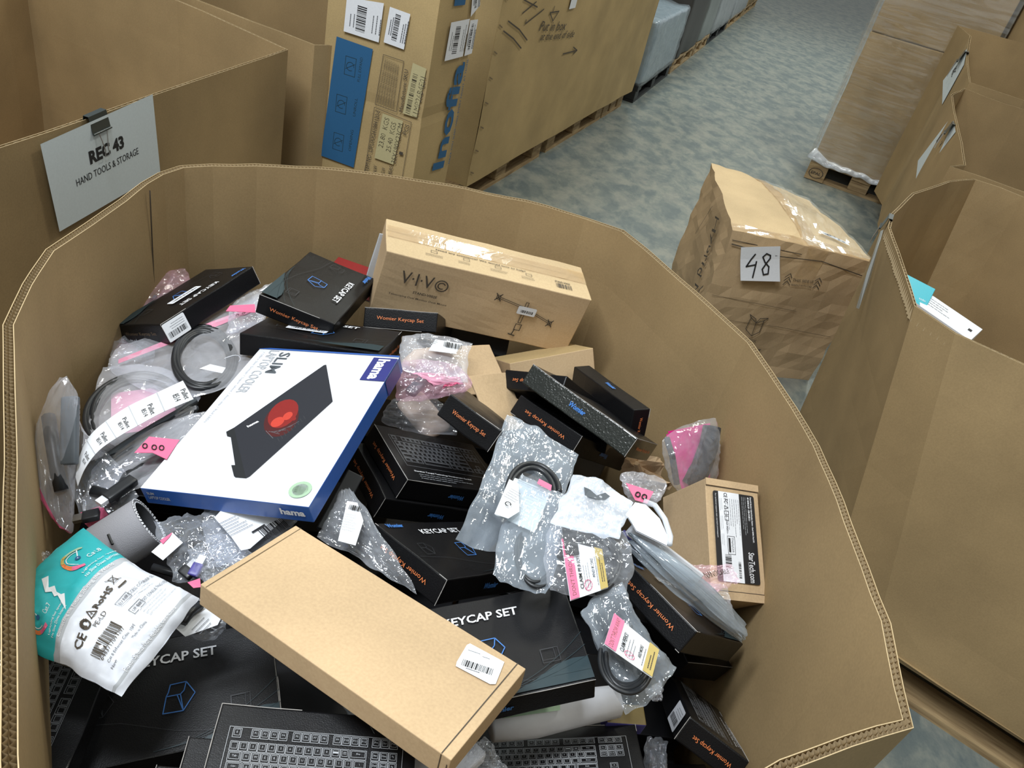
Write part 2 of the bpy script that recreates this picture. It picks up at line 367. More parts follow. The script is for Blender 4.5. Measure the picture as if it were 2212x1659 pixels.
# ================================================================= open-top cardboard bins
def dens(poly, step):
    out = []
    n = len(poly)
    for i in range(n):
        a, b = Vector(poly[i]), Vector(poly[(i + 1) % n]); k = max(1, int(round((b - a).length / step)))
        for j in range(k): out.append(a.lerp(b, j / k))
    return out
def offset_in(poly, d):
    n = len(poly); out = []
    A = sum(poly[i][0] * poly[(i + 1) % n][1] - poly[(i + 1) % n][0] * poly[i][1] for i in range(n)); sg = 1 if A > 0 else -1
    for i in range(n):
        p0, p1, p2 = Vector(poly[i - 1][:2]), Vector(poly[i][:2]), Vector(poly[(i + 1) % n][:2])
        t = ((p1 - p0).normalized() + (p2 - p1).normalized()); t = t.normalized() if t.length > 1e-6 else (p2 - p1).normalized()
        out.append(p1 + Vector((-t.y, t.x)) * sg * d)
    return out
def cardboard_bin(name, label, rim, base, zr, zb, step=.05, th=.012, flute=.0075, rough=.0025, seed=0, double=True, mat='kraft_board'):
    """rim / base: plan polygons with the same number of points (outer face)"""
    zt = [(p[2] if len(p) > 2 else zr) for p in rim]; rim = [Vector(p[:2]) for p in rim]; base = [Vector(p[:2]) for p in base]; n0 = len(rim); R, B, ZR = [], [], []
    for i in range(n0):
        a, b = rim[i], rim[(i + 1) % n0]; c, d = base[i], base[(i + 1) % n0]; k = max(1, int(round((b - a).length / step)))
        for j in range(k): R.append(a.lerp(b, j / k)); B.append(c.lerp(d, j / k)); ZR.append(zt[i] + (zt[(i + 1) % n0] - zt[i]) * j / k)
    n = len(R); mb = MB(); rows = 6
    def layer(Rp, Bp, flip):
        vs = []
        for r in range(rows + 1):
            f = r / rows
            for i in range(n):
                p = Rp[i].lerp(Bp[i], f); z = ZR[i] + (zb - ZR[i]) * f
                if r == 0: z += rough * noise.noise(Vector((Rp[i].x * 9, Rp[i].y * 9, seed))) * 1.6
                w = noise.noise(Vector((p.x * 2.2, p.y * 2.2, z * 2 + seed))) * .007 * min(1, f * 4)
                vs.append((p.x + w, p.y + w, z))
        fs = []
        for r in range(rows):
            for i in range(n):
                j = (i + 1) % n; q = (r * n + i, r * n + j, (r + 1) * n + j, (r + 1) * n + i); fs.append(q[::-1] if flip else q)
        return vs, fs
    # the two liners with the fluting between them, open at the top as the cut board is
    Ri, Bi = offset_in(R, th), offset_in(B, th)
    for Rp, Bp in ((R, B), (Ri, Bi)):
        for dd in (0, .0011):
            r2, b2 = offset_in(Rp, dd), offset_in(Bp, dd); vs, fs = layer(r2, b2, dd == 0); mb.add(vs, fs, mat)
        r2 = offset_in(Rp, .0011); vs = []
        for i in range(n):
            z = ZR[i] + rough * noise.noise(Vector((Rp[i].x * 9, Rp[i].y * 9, seed))) * 1.6
            vs += [(Rp[i].x, Rp[i].y, z), (r2[i].x, r2[i].y, z)]
        mb.add(vs, [(2 * i, 2 * ((i + 1) % n), 2 * ((i + 1) % n) + 1, 2 * i + 1) for i in range(n)], 'kraft_edge')
    mb.add([(p.x, p.y, zb) for p in B], [tuple(range(n))], mat)
    if double: # middle liner
        Rm = offset_in(R, th * .5); vs = []
        for p, z_ in zip(Rm, ZR): vs += [(p.x, p.y, z_ - .002), (p.x, p.y, z_ - .05)]
        mb.add(vs, [(2 * i, 2 * ((i + 1) % n), 2 * ((i + 1) % n) + 1, 2 * i + 1) for i in range(n)], 'kraft_edge')
    o = mb.build(name, label=label, cat='cardboard bin')
    if max(zt) > zr + .001: return o
    fb = MB()
    for lo, hi, ph in ([(.0012, th * .5 - .0004, 0), (th * .5 + .0004, th - .0004, 1)] if double else [(.0012, th - .0004, 0)]):
        D = dens([(p.x, p.y) for p in R], flute / 2); a = offset_in(D, lo); b = offset_in(D, hi); vs = []
        for i in range(len(D)):
            p = a[i] if (i + ph) % 2 else b[i]; z = zr - .0008 + rough * noise.noise(Vector((D[i].x * 9, D[i].y * 9, seed))) * 1.6
            vs += [(p.x, p.y, z), (p.x, p.y, z - .035)]
        N_ = len(D); fb.add(vs, [(2 * i, 2 * ((i + 1) % N_), 2 * ((i + 1) % N_) + 1, 2 * i + 1) for i in range(N_)], 'kraft_flute')
    fb.build('corrugated_edge', o)
    return o
# the bin the photograph looks into
RIM = [(-.681, .824), (-.722, .924), (-.758, 1.031), (-.760, 1.141), (-.765, 1.25), (-.772, 1.335), (-.771, 1.393), (-.755, 1.447), (-.715, 1.493), (-.646, 1.554),
       (-.539, 1.625), (-.422, 1.679), (-.223, 1.738), (-.081, 1.758), (.065, 1.756), (.156, 1.736), (.211, 1.667), (.342, 1.474), (.419, 1.353), (.464, 1.209),
       (.501, 1.067), (.512, .934), (.522, .758), (.526, .715), (.512, .568), (.437, .527), (.361, .48), (.18, .33), (-.02, .20), (-.14, .14), (-.215, .17), (-.313, .30), (-.368, .379), (-.444, .487), (-.517, .594), (-.591, .698)]
c0 = Vector((-.10, .95))
RIM = RIM[::-1]
BASE = [tuple(c0 + (Vector(p) - c0) * .97) for p in RIM]
main_bin = cardboard_bin('cardboard_bin', 'open brown cardboard bin in the foreground heaped with small black boxes and bagged cables', offset_in(RIM, -.004), BASE, .97, .144, step=.045, seed=2, mat='kraft_board')
sm = MB()
for (px0, py0, px1, py1, w) in ((307, 398, 316, 600, .0016),):
    a = at(px0, py0, .962); b = Vector((a.x, a.y, .74)); k = Vector((.02, -.004, 0)).normalized() * w
    ofs = Vector((.024, -.016, 0))
    sm.add([a - k + ofs, a + k + ofs, b + k + ofs, b - k + ofs], [(0, 1, 2, 3)], 'ink_dark')
sm.build('board_joint', main_bin)
def euro_pallet(loc, rz, label, L=1.2, Wd=.8, H=.144, mat='pine_board', group=None):
    M = Matrix.Translation(loc) @ Matrix.Rotation(rz, 4, 'Z'); t = thing('wooden_pallet' if mat == 'pine_board' else 'plastic_pallet', label, 'pallet', M, group)
    for i in range(5):
        w = .145 if i in (0, 2, 4) else .1; m = MB(); add_box(m, (0, -Wd / 2 + .0725 + i * (Wd - .145) / 4, H - .011), (L, w, .022), mat); m.build('deck_board', t)
    for i in range(3):
        m = MB(); add_box(m, (-L / 2 + .0725 + i * (L - .145) / 2, 0, H - .033), (.145, Wd, .022), mat); m.build('cross_board', t)
    for i in range(3):
        for j in range(3):
            m = MB(); add_box(m, (-L / 2 + .0725 + i * (L - .145) / 2, -Wd / 2 + .06 + j * (Wd - .12) / 2, .061), (.145, .10 if j != 1 else .14, .078), mat); m.build('block', t, bevel=.004)
    for j in range(3):
        m = MB(); add_box(m, (0, -Wd / 2 + .06 + j * (Wd - .12) / 2, .011), (L, .10 if j != 1 else .14, .022), mat); m.build('bottom_board', t)
    return t
euro_pallet((-.12, .98, 0), math.pi / 2 - .05, 'wooden pallet under the open foreground bin')
# neighbouring bins
def rect_bin(label, rim, zr=.97, seed=1, base=None, pallet=None):
    return cardboard_bin('cardboard_bin', label, rim, base or rim, zr, .144, step=.12, th=.007, flute=.02, double=False, seed=seed, rough=.004)
L1 = rect_bin('large open cardboard bin at left with the white sign clipped to its rim', [(-1.16, .2), (-1.01, 1.28), (-.902, 2.378), (-1.351, 2.598), (-2.05, 2.85), (-2.25, .3)], .99, 3)
L2 = rect_bin('open cardboard bin standing behind the bin with the clipped sign', [(-.864, 2.496), (-.80, 2.59), (-.95, 3.50), (-2.0, 3.75), (-2.15, 3.05), (-1.341, 2.66)], .99, 4)
R1rim = [(.935, 2.30), (.895, 2.0), (.857, 1.753), (.925, 1.66), (1.055, 1.589), (1.55, 1.22), (2.0, 1.1), (2.25, 2.4), (1.677, 3.118), (1.516, 3.203), (1.36, 3.05), (1.131, 2.735), (.985, 2.448)]
R1base = [(1.04, 2.35), (1.01, 2.0), (1.00, 1.62), (1.10, 1.50), (1.25, 1.41), (1.60, 1.22), (2.0, 1.1), (2.25, 2.4), (1.70, 3.1), (1.55, 3.1), (1.40, 3.0), (1.14, 2.70), (1.05, 2.5)]
R1 = rect_bin('open cardboard bin at the right edge with turquoise packaging inside', R1rim, .97, 5, R1base)
SC_ = lambda p, s: (p[0] * s, p[1] * s, 1.65 - .68 * s)
R2rim = [SC_((1.445, 3.293), 1), SC_((1.54, 3.40), .985), SC_((1.666, 3.819), .94), SC_((1.86, 4.5), .88), SC_((2.059, 5.16), .833), SC_((2.287, 5.585), .82), SC_((2.589, 5.361), .82), (3.1, 4.1, 1.05), (2.75, 2.9, .97), (1.80, 3.16, .97)]
R2 = rect_bin('open cardboard bin second in the right-hand row with an obliquely seen paper sign', R2rim, .97, 6)
R3rim = [SC_((2.443, 5.939), .783), SC_((2.74, 6.85), .715), SC_((3.063, 7.797), .654), SC_((3.76, 9.718), .571), SC_((3.952, 10.691), .547), SC_((4.747, 10.668), .539), (3.4, 5.6, 1.25), (3.2, 4.25, 1.12), (2.15, 4.50, 1.118)]
R3 = rect_bin('open cardboard bin third in the right-hand row, farthest of the right row', R3rim, .97, 7)
euro_pallet((1.80, 1.70, 0), -.50, 'wooden pallet under the open bin at the right edge', 1.2, 1.0)
euro_pallet((2.35, 3.72, 0), -.25, 'wooden pallet under the second bin of the right row', 1.2, .9)
euro_pallet((2.65, 5.02, 0), -.2, 'wooden pallet under the farthest bin of the right row', 1.1, .9)
euro_pallet((-1.6, 1.6, 0), 1.5, 'wooden pallet under the bin that carries the clipped sign', 1.2, .9)
euro_pallet((-1.45, 3.1, 0), -.2, 'wooden pallet under the bin behind the signed bin', .9, .5)
# paper signs and binder clips
def binder_clip(loc, along, out, label, s=1.0, handles=True):
    """along: rim direction, out: outward normal"""
    along = Vector(along).normalized(); out = Vector(out).normalized(); M = basis(loc, along, Vector((0, 0, 1))); t = thing('binder_clip', label, 'clip', M)
    n = 1 if (M.to_3x3() @ Vector((0, 0, 1))).dot(out) > 0 else -1
    b = MB(); w = .024 * s; h = .028 * s; g = .011 * s
    prof = [(-g, -h), (-g * .5, .004), (g * .5, .004), (g, -h)]
    vs = []
    for x in (-w, w):
        for z, y in prof: vs.append((x, y, z))
    fs = [(0, 1, 5, 4), (1, 2, 6, 5), (2, 3, 7, 6)]
    b.add(vs, fs, 'clip_black'); o = b.build('spring_body', t); sd = o.modifiers.new('thick', 'SOLIDIFY'); sd.thickness = .0012
    for sgn in (-1, 1):
        r = MB(); tube(r, [(-w, -h, sgn * g * 1.1), (w, -h, sgn * g * 1.1)], .0022 * s, 'clip_black', 6); r.build('hinge_roll', t)
        if handles or sgn != n:
            hd = MB(); yy = -h if handles else h; tube(hd, [(-.011 * s, -h, sgn * g * 1.15), (-.004 * s, -h - .034 * s, sgn * g * 1.5), (-.006 * s, -h - .046 * s, sgn * g * 1.5), (.006 * s, -h - .046 * s, sgn * g * 1.5), (.004 * s, -h - .034 * s, sgn * g * 1.5), (.011 * s, -h, sgn * g * 1.15)], .0009 * s, 'metal', 6); hd.build('wire_handle', t)
    return t
P0 = Vector((-1.01 + .006, 1.28, 0)); Dn = Vector((1.098, -.108, 0)).normalized()
def sp(px, py, e=.004): return onplane(px, py, P0 + Dn * e, Dn)
cs = [sp(85, 311), sp(328, 203), sp(345, 373), sp(127, 500)]
pm = MB(); tl, tr, br, bl = cs
vs = []; n = 8
for j in range(n + 1):
    for i in range(n + 1):
        u, v = i / n, j / n; p = tl.lerp(tr, u).lerp(bl.lerp(br, u), v); vs.append(p + Dn * .002)
pm.add(vs, [(j * (n + 1) + i, (j + 1) * (n + 1) + i, (j + 1) * (n + 1) + i + 1, j * (n + 1) + i + 1) for j in range(n) for i in range(n)], 'paper_white')
ow = (tr - tl).length; ctr = (tl + tr + br + bl) / 4; Xs = ((tr - tl) + (br - bl)).normalized(); Ys = ((tl - bl) + (tr - br)).normalized()
ink = Ink(); ink.text('REC 43', .002, .024, .112, .030, 'ink_black', bold=.045); ink.text('HAND TOOLS & STORAGE', .0, -.014, .205, .016, 'ink_black', bold=.0)
ink.put(pm, lambda x, y, h: ctr + Xs * x + Ys * y + Dn * (h + .001))
pm.build('paper_sign', label='white paper sign reading REC 43, clipped to the rim of the left bin', cat='sign')
binder_clip(sp(205, 247, -.003) + Vector((0, 0, .0)), Xs, Dn, 'black binder clip with silver wire handles above the REC 43 sign', 1.15)
def side_sign(label, corners, txt, clipcorner, clabel, al, s=1.1):
    m = MB(); m.add(corners, [(0, 1, 2, 3)], 'paper_white'); tl, tr, br, bl = corners; X = (tr - tl); Y = (tl - bl); N = X.cross(Y).normalized()
    if N.dot(CAM - tl) < 0: N = -N
    for k, (t, v, hh, ww) in enumerate(txt):
        vs2, fs2, a = text2d(t, .02); m.add([bl + X * (.5 + a_ * ww) + Y * (v + b_ * hh) + N * (.001 + k * 1e-5) for a_, b_ in vs2], fs2, 'ink_black')
    m.add([p - N * .0006 for p in corners], [(3, 2, 1, 0)], 'paper_white')
    m.build('paper_sign', label=label, cat='sign'); binder_clip(clipcorner, al, N, clabel, s)
# second and third bins of the right row: their side faces the aisle, seen obliquely
def wallpt(a, b, px, py, e=.006):
    a = Vector((*a, 0)); b = Vector((*b, 0)); d = (b - a).normalized(); n = Vector((-d.y, d.x, 0)); n = n if n.x < 0 else -n
    return onplane(px, py, a + n * e, n)
A2, B2 = (1.566, 3.59), (1.715, 4.298)
side_sign('white paper sign on the aisle side of the second right-hand bin', [wallpt(A2, B2, 2058, 248), wallpt(A2, B2, 2064, 285), wallpt(A2, B2, 1977, 398), wallpt(A2, B2, 1983, 347)], [('REC 44', .62, .16, .5), ('STORAGE', .38, .08, .6)][:1], at(2061, 268, 1.03), 'black binder clip on the rim of the second right-hand bin', Vector((.3, .95, 0)), 1.6)
A3, B3 = (1.913, 4.65), (2.003, 5.10)
side_sign('pale paper sign on the aisle side of the farthest right-hand bin', [wallpt(A3, B3, 2089, 105), wallpt(A3, B3, 2082, 140), wallpt(A3, B3, 2035, 226), wallpt(A3, B3, 2037, 174)], [('REC', .55, .2, .4)], at(2088, 112, 1.21), 'black binder clip on the rim of the farthest right-hand bin', Vector((.3, .95, 0)), 2.0)
binder_clip(at(1924, 470, .972), Vector((.3, .9, 0)), Vector((-1, .2, 0)), 'black binder clip on the left corner of the right edge bin', 1.2, True)
pp = MB(); a = at(1917, 505, .95)
pts = [at(1915, 500, .965), at(1921, 497, .965), at(1893, 600, .83), at(1868, 668, .75), at(1862, 665, .76), at(1885, 590, .85)]
pp.add([p + Vector((-.02, -.01, 0)) for p in pts], [(0, 1, 2, 3, 4, 5)], 'paper_white'); pp.build('paper_sheet', label='white paper hanging edge-on from the clip of the right edge bin', cat='paper')
# things inside the right bin
t = MB(); add_box(t, (0, 0, 0), (.085, .08, .05), 'box_cyan'); M = basis(at(1968, 640, .88), (.9, -.35, -.1), (.2, .75, .35)); Ink().text('solo', .025, -.02, .018, .008, 'ink_white').put(t, face_fn((0, 0, .025), (1, 0, 0), (0, 1, 0)), .0006)
t.build('small_box', M=M, label='turquoise box peeking over the rim inside the right edge bin', cat='box', bevel=.001)
t = MB(); add_box(t, (0, 0, 0), (.20, .075, .05), 'label_white'); k = Ink(); k.poly([(-.10, -.037), (-.05, -.037), (-.07, -.005)], 'box_cyan').scribble(-.02, .02, .1, 4, .010, 'ink_black', .0012).rect(.08, .0, .010, .010, 'ink_black').rect(-.06, .0, .03, .02, 'ink_teal').put(t, face_fn((0, 0, .025), (1, 0, 0), (0, 1, 0)), .0006)
t.build('small_box', M=basis(at(2025, 688, .86), (.80, -.58, -.14), (.55, .78, .2)), label='white and teal printed box lying inside the right edge bin', cat='box', bevel=.001)
# ================================================================= carton marked 48
b48 = MB(); n = 14
bt = [Vector((.662, 2.913, .62)), Vector((1.263, 3.074, .60)), Vector((1.12, 3.73, .60)), Vector((.628, 3.729, .62))]
def b48pt(u, v, w):
    top = bt[0].lerp(bt[1], u).lerp(bt[3].lerp(bt[2], u), v); sag = -.035 * max(0, u - .55) * 2 * v + .02 * math.sin(u * math.pi) * math.sin(v * math.pi)
    base = Vector((top.x, top.y, 0)); p = base.lerp(top + Vector((0, 0, sag)), w)
    cc = Vector((.93, 3.35, 0)); k = 1 + .012 * math.sin(w * math.pi) ; q = cc + (Vector((p.x, p.y, 0)) - cc) * k
    nv = noise.noise_vector(Vector((q.x * 5, q.y * 5, p.z * 9))) * .013 + noise.noise_vector(Vector((q.x * 17, q.y * 17, p.z * 30))) * .006
    return Vector((q.x, q.y, p.z)) + nv
def gridface(f, mat, mb, n=14, m=14):
    vs = [f(i / n, j / m) for j in range(m + 1) for i in range(n + 1)]
    mb.add(vs, [(j * (n + 1) + i, j * (n + 1) + i + 1, (j + 1) * (n + 1) + i + 1, (j + 1) * (n + 1) + i) for j in range(m) for i in range(n)], mat)
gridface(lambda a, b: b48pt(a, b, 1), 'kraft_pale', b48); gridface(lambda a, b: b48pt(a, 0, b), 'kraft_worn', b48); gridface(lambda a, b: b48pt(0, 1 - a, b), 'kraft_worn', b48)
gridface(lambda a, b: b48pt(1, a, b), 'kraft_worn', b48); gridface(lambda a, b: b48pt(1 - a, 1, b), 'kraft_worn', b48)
fx = (bt[1] - bt[0]).normalized(); fz = Vector((0, 0, 1)); fo = bt[0]; fn_ = fx.cross(fz)
ffn = lambda x, y, h: b48pt(min(1, max(0, x / .622)), 0, min(1, max(0, y / .62))) + fn_ * (h + .003)
lfn = lambda x, y, h: b48pt(0, min(1, max(0, 1 - x / .816)), min(1, max(0, y / .62))) + Vector((-1, 0, 0)) * (h + .003)
k = Ink()
def upmark(k, x, y, s):
    for dy in (0, .014 * s, .028 * s): k.line([(x - .016 * s, y + dy), (x, y + .014 * s + dy), (x + .016 * s, y + dy)], .003, 'ink_dark')
upmark(k, .30, .455, 1.0); upmark(k, .43, .455, 1.0); k.text('THIS SIDE UP', .365, .478, .085, .010, 'ink_dark').text('HANDLE WITH CARE', .365, .458, .085, .009, 'ink_dark')
def openbox(k, x, y, s):
    k.line([(x - .045 * s, y), (x, y - .03 * s), (x + .045 * s, y), (x + .045 * s, y + .07 * s), (x, y + .05 * s), (x - .045 * s, y + .07 * s)], .003, 'ink_dark', True).line([(x, y - .03 * s), (x, y + .05 * s)], .003, 'ink_dark')
    k.line([(x - .045 * s, y + .07 * s), (x - .06 * s, y + .085 * s), (x - .01 * s, y + .07 * s), (x, y + .05 * s), (x + .02 * s, y + .08 * s), (x + .065 * s, y + .09 * s), (x + .045 * s, y + .07 * s)], .003, 'ink_dark')
openbox(k, .25, .22, .75); k.text('UNBOX', .25, .175, .07, .016, 'ink_dark'); openbox(k, .27, .06, .75)
k.line([(.02, .35), (.2, .345), (.4, .34)], .002, 'ink_brownfade').line([(.02, .25), (.35, .255), (.6, .24)], .002, 'ink_brownfade').line([(.01, .575), (.2, .56), (.4, .565), (.6, .545)], .004, 'ink_dark').line([(.01, .59), (.3, .58)], .003, 'ink_dark')
k.put(b48, ffn, .004)
k = Ink(); k.text('Hybrid M', .60, .40, .34, .085, 'ink_dark', rot=-1.30); k.line([(.74, .34), (.70, .30), (.72, .27)], .008, 'ink_dark'); k.line([(.42, .56), (.30, .38)], .004, 'ink_dark'); k.put(b48, lfn, .009)
ob48 = b48.build('cardboard_box', label='battered brown carton with a taped top and paper 48 on its front', cat='box', smooth=False)
tp = MB(); gridface(lambda a, b: b48pt(.42 + a * .13 + .10 * (1 - b), b, 1) + Vector((0, 0, .004)), 'tape_clear', tp, 4, 12); gridface(lambda a, b: b48pt(.52 + a * .14, 0, .72 + b * .28) + fn_ * .004, 'tape_clear', tp, 4, 4)
gridface(lambda a, b: b48pt(a, b * .08, 1) + Vector((0, 0, .003)), 'tape_clear', tp, 12, 2); tp.build('packing_tape', ob48)
fm = MB(); gridface(lambda a, b: b48pt(.52 + a * .48, b, 1) + Vector((0, 0, .008 + .006 * noise.noise(Vector((a * 9, b * 9, 0))))), 'stretch_film', fm, 16, 16); fm.build('clear_tape_patch', ob48)
lb = MB(); k = Ink(); k.rect(0, 0, .13, .035, 'label_white').bars(0, 0, .10, .02, n=20); lb2 = MB(); k.put(lb2, lambda x, y, h: b48pt(.78 + x / .62 * .9, .17 - x * .5 + y, 1) + Vector((0, 0, h + .014))); lb2.build('barcode_label', ob48); k2 = Ink().scribble(0, 0, .16, 9, .012, 'ink_dark', .002); k2.put(lb, lambda x, y, h: b48pt(.74 + x / .62, .62 + y, 1) + Vector((0, 0, h + .006))); lb.build('printed_panel', ob48)
pq = MB(); q0 = lambda px, py: onplane(px, py, bt[0] + fn_ * .012, fn_)
tl, tr, br, bl = q0(1600, 533), q0(1685, 531), q0(1681, 603), q0(1596, 601)
vs = []
for j in range(9):
    for i in range(7):
        u, v = i / 6, j / 8; p = tl.lerp(tr, u).lerp(bl.lerp(br, u), v); vs.append(p + fn_ * (.004 + .028 * max(0, v - .35) ** 1.3))
pq.add(vs, [(j * 7 + i, j * 7 + i + 1, (j + 1) * 7 + i + 1, (j + 1) * 7 + i) for j in range(8) for i in range(6)], 'label_white')
cc = (tl + tr + br + bl) / 4; X = (tr - tl).normalized(); Y = (tl - bl).normalized(); sc = (tr - tl).length
k = Ink(); k.line([(-.14 * sc, .26 * sc), (-.24 * sc, .12 * sc), (-.36 * sc, -.06 * sc), (-.12 * sc, -.02 * sc)], .035 * sc, 'ink_black').line([(-.10 * sc, .06 * sc), (-.20 * sc, -.34 * sc)], .035 * sc, 'ink_black')
k.line([(.25 * sc, .22 * sc), (.15 * sc, .27 * sc), (.06 * sc, .18 * sc), (.12 * sc, .04 * sc), (.22 * sc, -.08 * sc), (.20 * sc, -.26 * sc), (.08 * sc, -.28 * sc), (.05 * sc, -.14 * sc), (.16 * sc, .02 * sc), (.25 * sc, .14 * sc)], .035 * sc, 'ink_black', True)
k.put(pq, lambda x, y, h: cc + X * x + Y * y + fn_ * (h + .004 + .028 * max(0, .5 - y / (sc * .85) - .35) ** 1.3), .003)
pq.build('number_note', label='white paper note handwritten 48 on the battered carton', cat='note')
# ================================================================= tall mattress carton
r0, l0, q0_ = at(911, 260, .85), at(700, 192, .85), at(989, 234, .85)
base = Vector((r0.x, r0.y, 0)); U = Vector((l0.x - r0.x, l0.y - r0.y, 0)); V_ = Vector((q0_.x - r0.x, q0_.y - r0.y, 0)); wU, wV = U.length * 1.03, V_.length * 1.02
U.normalize(); V_.normalize(); HT = 1.9
mc = MB(); vs = []
def mcp(u, v, z): return base + U * u + V_ * v + Vector((0, 0, z))
for (a0, a1, mat) in (((0, 0), (wU, 0), 0), ((0, 0), (0, wV), 0), ((wU, 0), (wU, wV), 0), ((0, wV), (wU, wV), 0)):
    def f(a, b, a0=a0, a1=a1):
        u = a0[0] + (a1[0] - a0[0]) * a; v = a0[1] + (a1[1] - a0[1]) * a; z = b * HT
        p = mcp(u, v, z); dz = math.exp(-((z - .85) / .02) ** 2) * .003; return p + (mcp(wU / 2, wV / 2, z) - p).normalized() * dz + noise.noise_vector(p * 4) * .002
    gridface(f, 'kraft_tan', mc, 10, 60)
mc.add([mcp(0, 0, HT), mcp(wU, 0, HT), mcp(wU, wV, HT), mcp(0, wV, HT)], [(0, 1, 2, 3)], 'kraft_tan')
# left face print: local x runs from the ridge to the left edge (so text is mirrored back by using -x), y up
nL = U.cross(Vector((0, 0, 1))); nL = nL if nL.dot(CAM - base) > 0 else -nL
nR = V_.cross(Vector((0, 0, 1))); nR = nR if nR.dot(CAM - base) > 0 else -nR
def Lf(x, y, h):
    p = mcp(wU - x, 0, y); return p + nL * (h + .004)
def Rf(x, y, h):
    p = mcp(0, x, y); return p + nR * (h + .004)
def LX(px, py):
    p = onplane(px, py, base, nL); return (wU - (p - base).dot(U), p.z)
def RX(px, py):
    p = onplane(px, py, base, nR); return ((p - base).dot(V_), p.z)
s2 = .3255; z2 = lambda x, y: (680 + x * s2, y * s2)
k = Ink(); k.poly([LX(*z2(150, 240)), LX(*z2(390, 325)), LX(*z2(262, 1110)), LX(*z2(45, 1030))], 'inofia_blue')
def Ltext(t, p0, p1, hh, mat, face='L'):
    f = LX if face == 'L' else RX; a, b = f(*z2(*p0)), f(*z2(*p1)); w = math.hypot(b[0] - a[0], b[1] - a[1]); k.text(t, (a[0] + b[0]) / 2, (a[1] + b[1]) / 2, w, hh * .66, mat, rot=math.atan2(b[1] - a[1], b[0] - a[0]), bold=.0)
for y0, y1, tx in ((1000, 860, 'OPENING'), (770, 650, 'UNROLL'), (540, 380, 'FULL EXPAND')): Ltext(tx, (250 + (1000 - y0) * .13 - 15, y0), (250 + (1000 - y1) * .13 - 15, y1), .014, 'ink_teal')
for cx, cy in ((160, 940), (180, 690), (240, 440)):
    a = LX(*z2(cx, cy)); k.frame(a[0], a[1], .036, .056, .0016, 'ink_teal').arc(a[0], a[1], .013, 0, 300, .0016, 'ink_teal').line([(a[0] - .015, a[1] - .01), (a[0] + .015, a[1] + .01)], .0016, 'ink_teal')
k.poly([LX(*z2(655, 415)), LX(*z2(745, 455)), LX(*z2(680, 780)), LX(*z2(588, 750))], 'label_cream'); Ltext('11MP26B4E01', (668, 775), (725, 510), .030, 'ink_dark'); Ltext('Manufacture SKU', (575, 740), (612, 460), .020, 'ink_dark')
a, b = LX(*z2(620, 750)), LX(*z2(672, 495)); k.bars((a[0] + b[0]) / 2, (a[1] + b[1]) / 2, math.hypot(a[0] - b[0], a[1] - b[1]), .016, 'ink_dark', math.atan2(b[1] - a[1], b[0] - a[0]), 30)
k.line([LX(*z2(*p)) for p in ((460, 360), (595, 405), (545, 740), (405, 690))], .0015, 'ink_dark', True)
for i in range(7): Ltext('WARNING MATTRESS PLEASE READ CAREFULLY', (420 + i * 17, 680 + i * 7), (475 + i * 14, 385 + i * 7), .008, 'ink_dark')
k.line([LX(*z2(*p)) for p in ((335, 1140), (400, 710), (645, 810), (585, 1170))], .0015, 'ink_dark', False)
k.poly([LX(*z2(455, 750)), LX(*z2(590, 800)), LX(*z2(525, 1090)), LX(*z2(400, 1045))], 'label_cream')
Ltext('ITEM NO. LSPUXX241084120-E', (345, 1140), (425, 730), .022, 'ink_dark'); Ltext('23.80  KGS', (440, 975), (485, 780), .026, 'ink_dark'); Ltext('25.40  KGS', (490, 1005), (530, 810), .026, 'ink_dark'); Ltext('35X190X23CM', (525, 1080), (575, 820), .026, 'ink_dark'); Ltext('PCS', (600, 890), (620, 825), .022, 'ink_dark'); Ltext('1', (575, 1025), (578, 1005), .02, 'ink_dark'); Ltext('N.W', (400, 1145), (408, 1095), .02, 'ink_dark'); Ltext('G.W', (455, 1150), (462, 1110), .02, 'ink_dark'); Ltext('MEAS', (500, 1165), (512, 1100), .02, 'ink_dark')
k.put(mc, Lf, .001)
k = Ink(); a, b = RX(*z2(808, 1120)), RX(*z2(955, 410)); L_ = math.hypot(a[0] - b[0], a[1] - b[1]); k.text('Inofia', (a[0] + b[0]) / 2, (a[1] + b[1]) / 2, L_, .082, 'inofia_blue', rot=math.atan2(b[1] - a[1], b[0] - a[0]), bold=.03)
a, b = RX(*z2(880, 1090)), RX(*z2(1010, 380)); k.text('MAKE YOU SLEEP WELL EVERY NIGHT AT HOME', (a[0] + b[0]) / 2, (a[1] + b[1]) / 2, L_, .011, 'inofia_blue', rot=math.atan2(b[1] - a[1], b[0] - a[0]))
a = RX(*z2(955, 10)); k.rect(a[0], a[1] + .02, .07, .06, 'inofia_blue')
k.put(mc, Rf, .001)
omc = mc.build('mattress_carton', label='tall brown carton with blue lettering and barcode labels behind the foreground bin', cat='box')
def lab(corners, f, fn, seed):
    m = MB(); k = Ink(); P = [f(*z2(*c)) for c in corners]; k.poly(P, 'label_white')
    tlx, trx, brx, blx = P; X = (Vector(trx) - Vector(tlx)); Y = (Vector(tlx) - Vector(blx)); c = (Vector(tlx) + Vector(brx)) / 2; ry = math.atan2(Y.y, Y.x)
    wx, wy = X.length, Y.length; e = X.normalized()
    k.bars(c.x - e.x * wx * .05, c.y - e.y * wx * .05, wy * .72, wx * .26, 'ink_black', ry, 30, seed); k.scribble(c.x + e.x * wx * .28, c.y + e.y * wx * .28, wy * .7, 3, wx * .10, 'ink_grey', .003, ry, seed); k.scribble(c.x - e.x * wx * .34, c.y - e.y * wx * .34, wy * .5, 2, wx * .10, 'ink_grey', .003, ry, seed + 1)
    k.put(m, fn, .003); m.build('shipping_label', omc)
lab([(220, -20), (465, 20), (430, 280), (198, 205)], LX, Lf, 3); lab([(505, 43), (640, 92), (597, 327), (463, 278)], LX, Lf, 4)
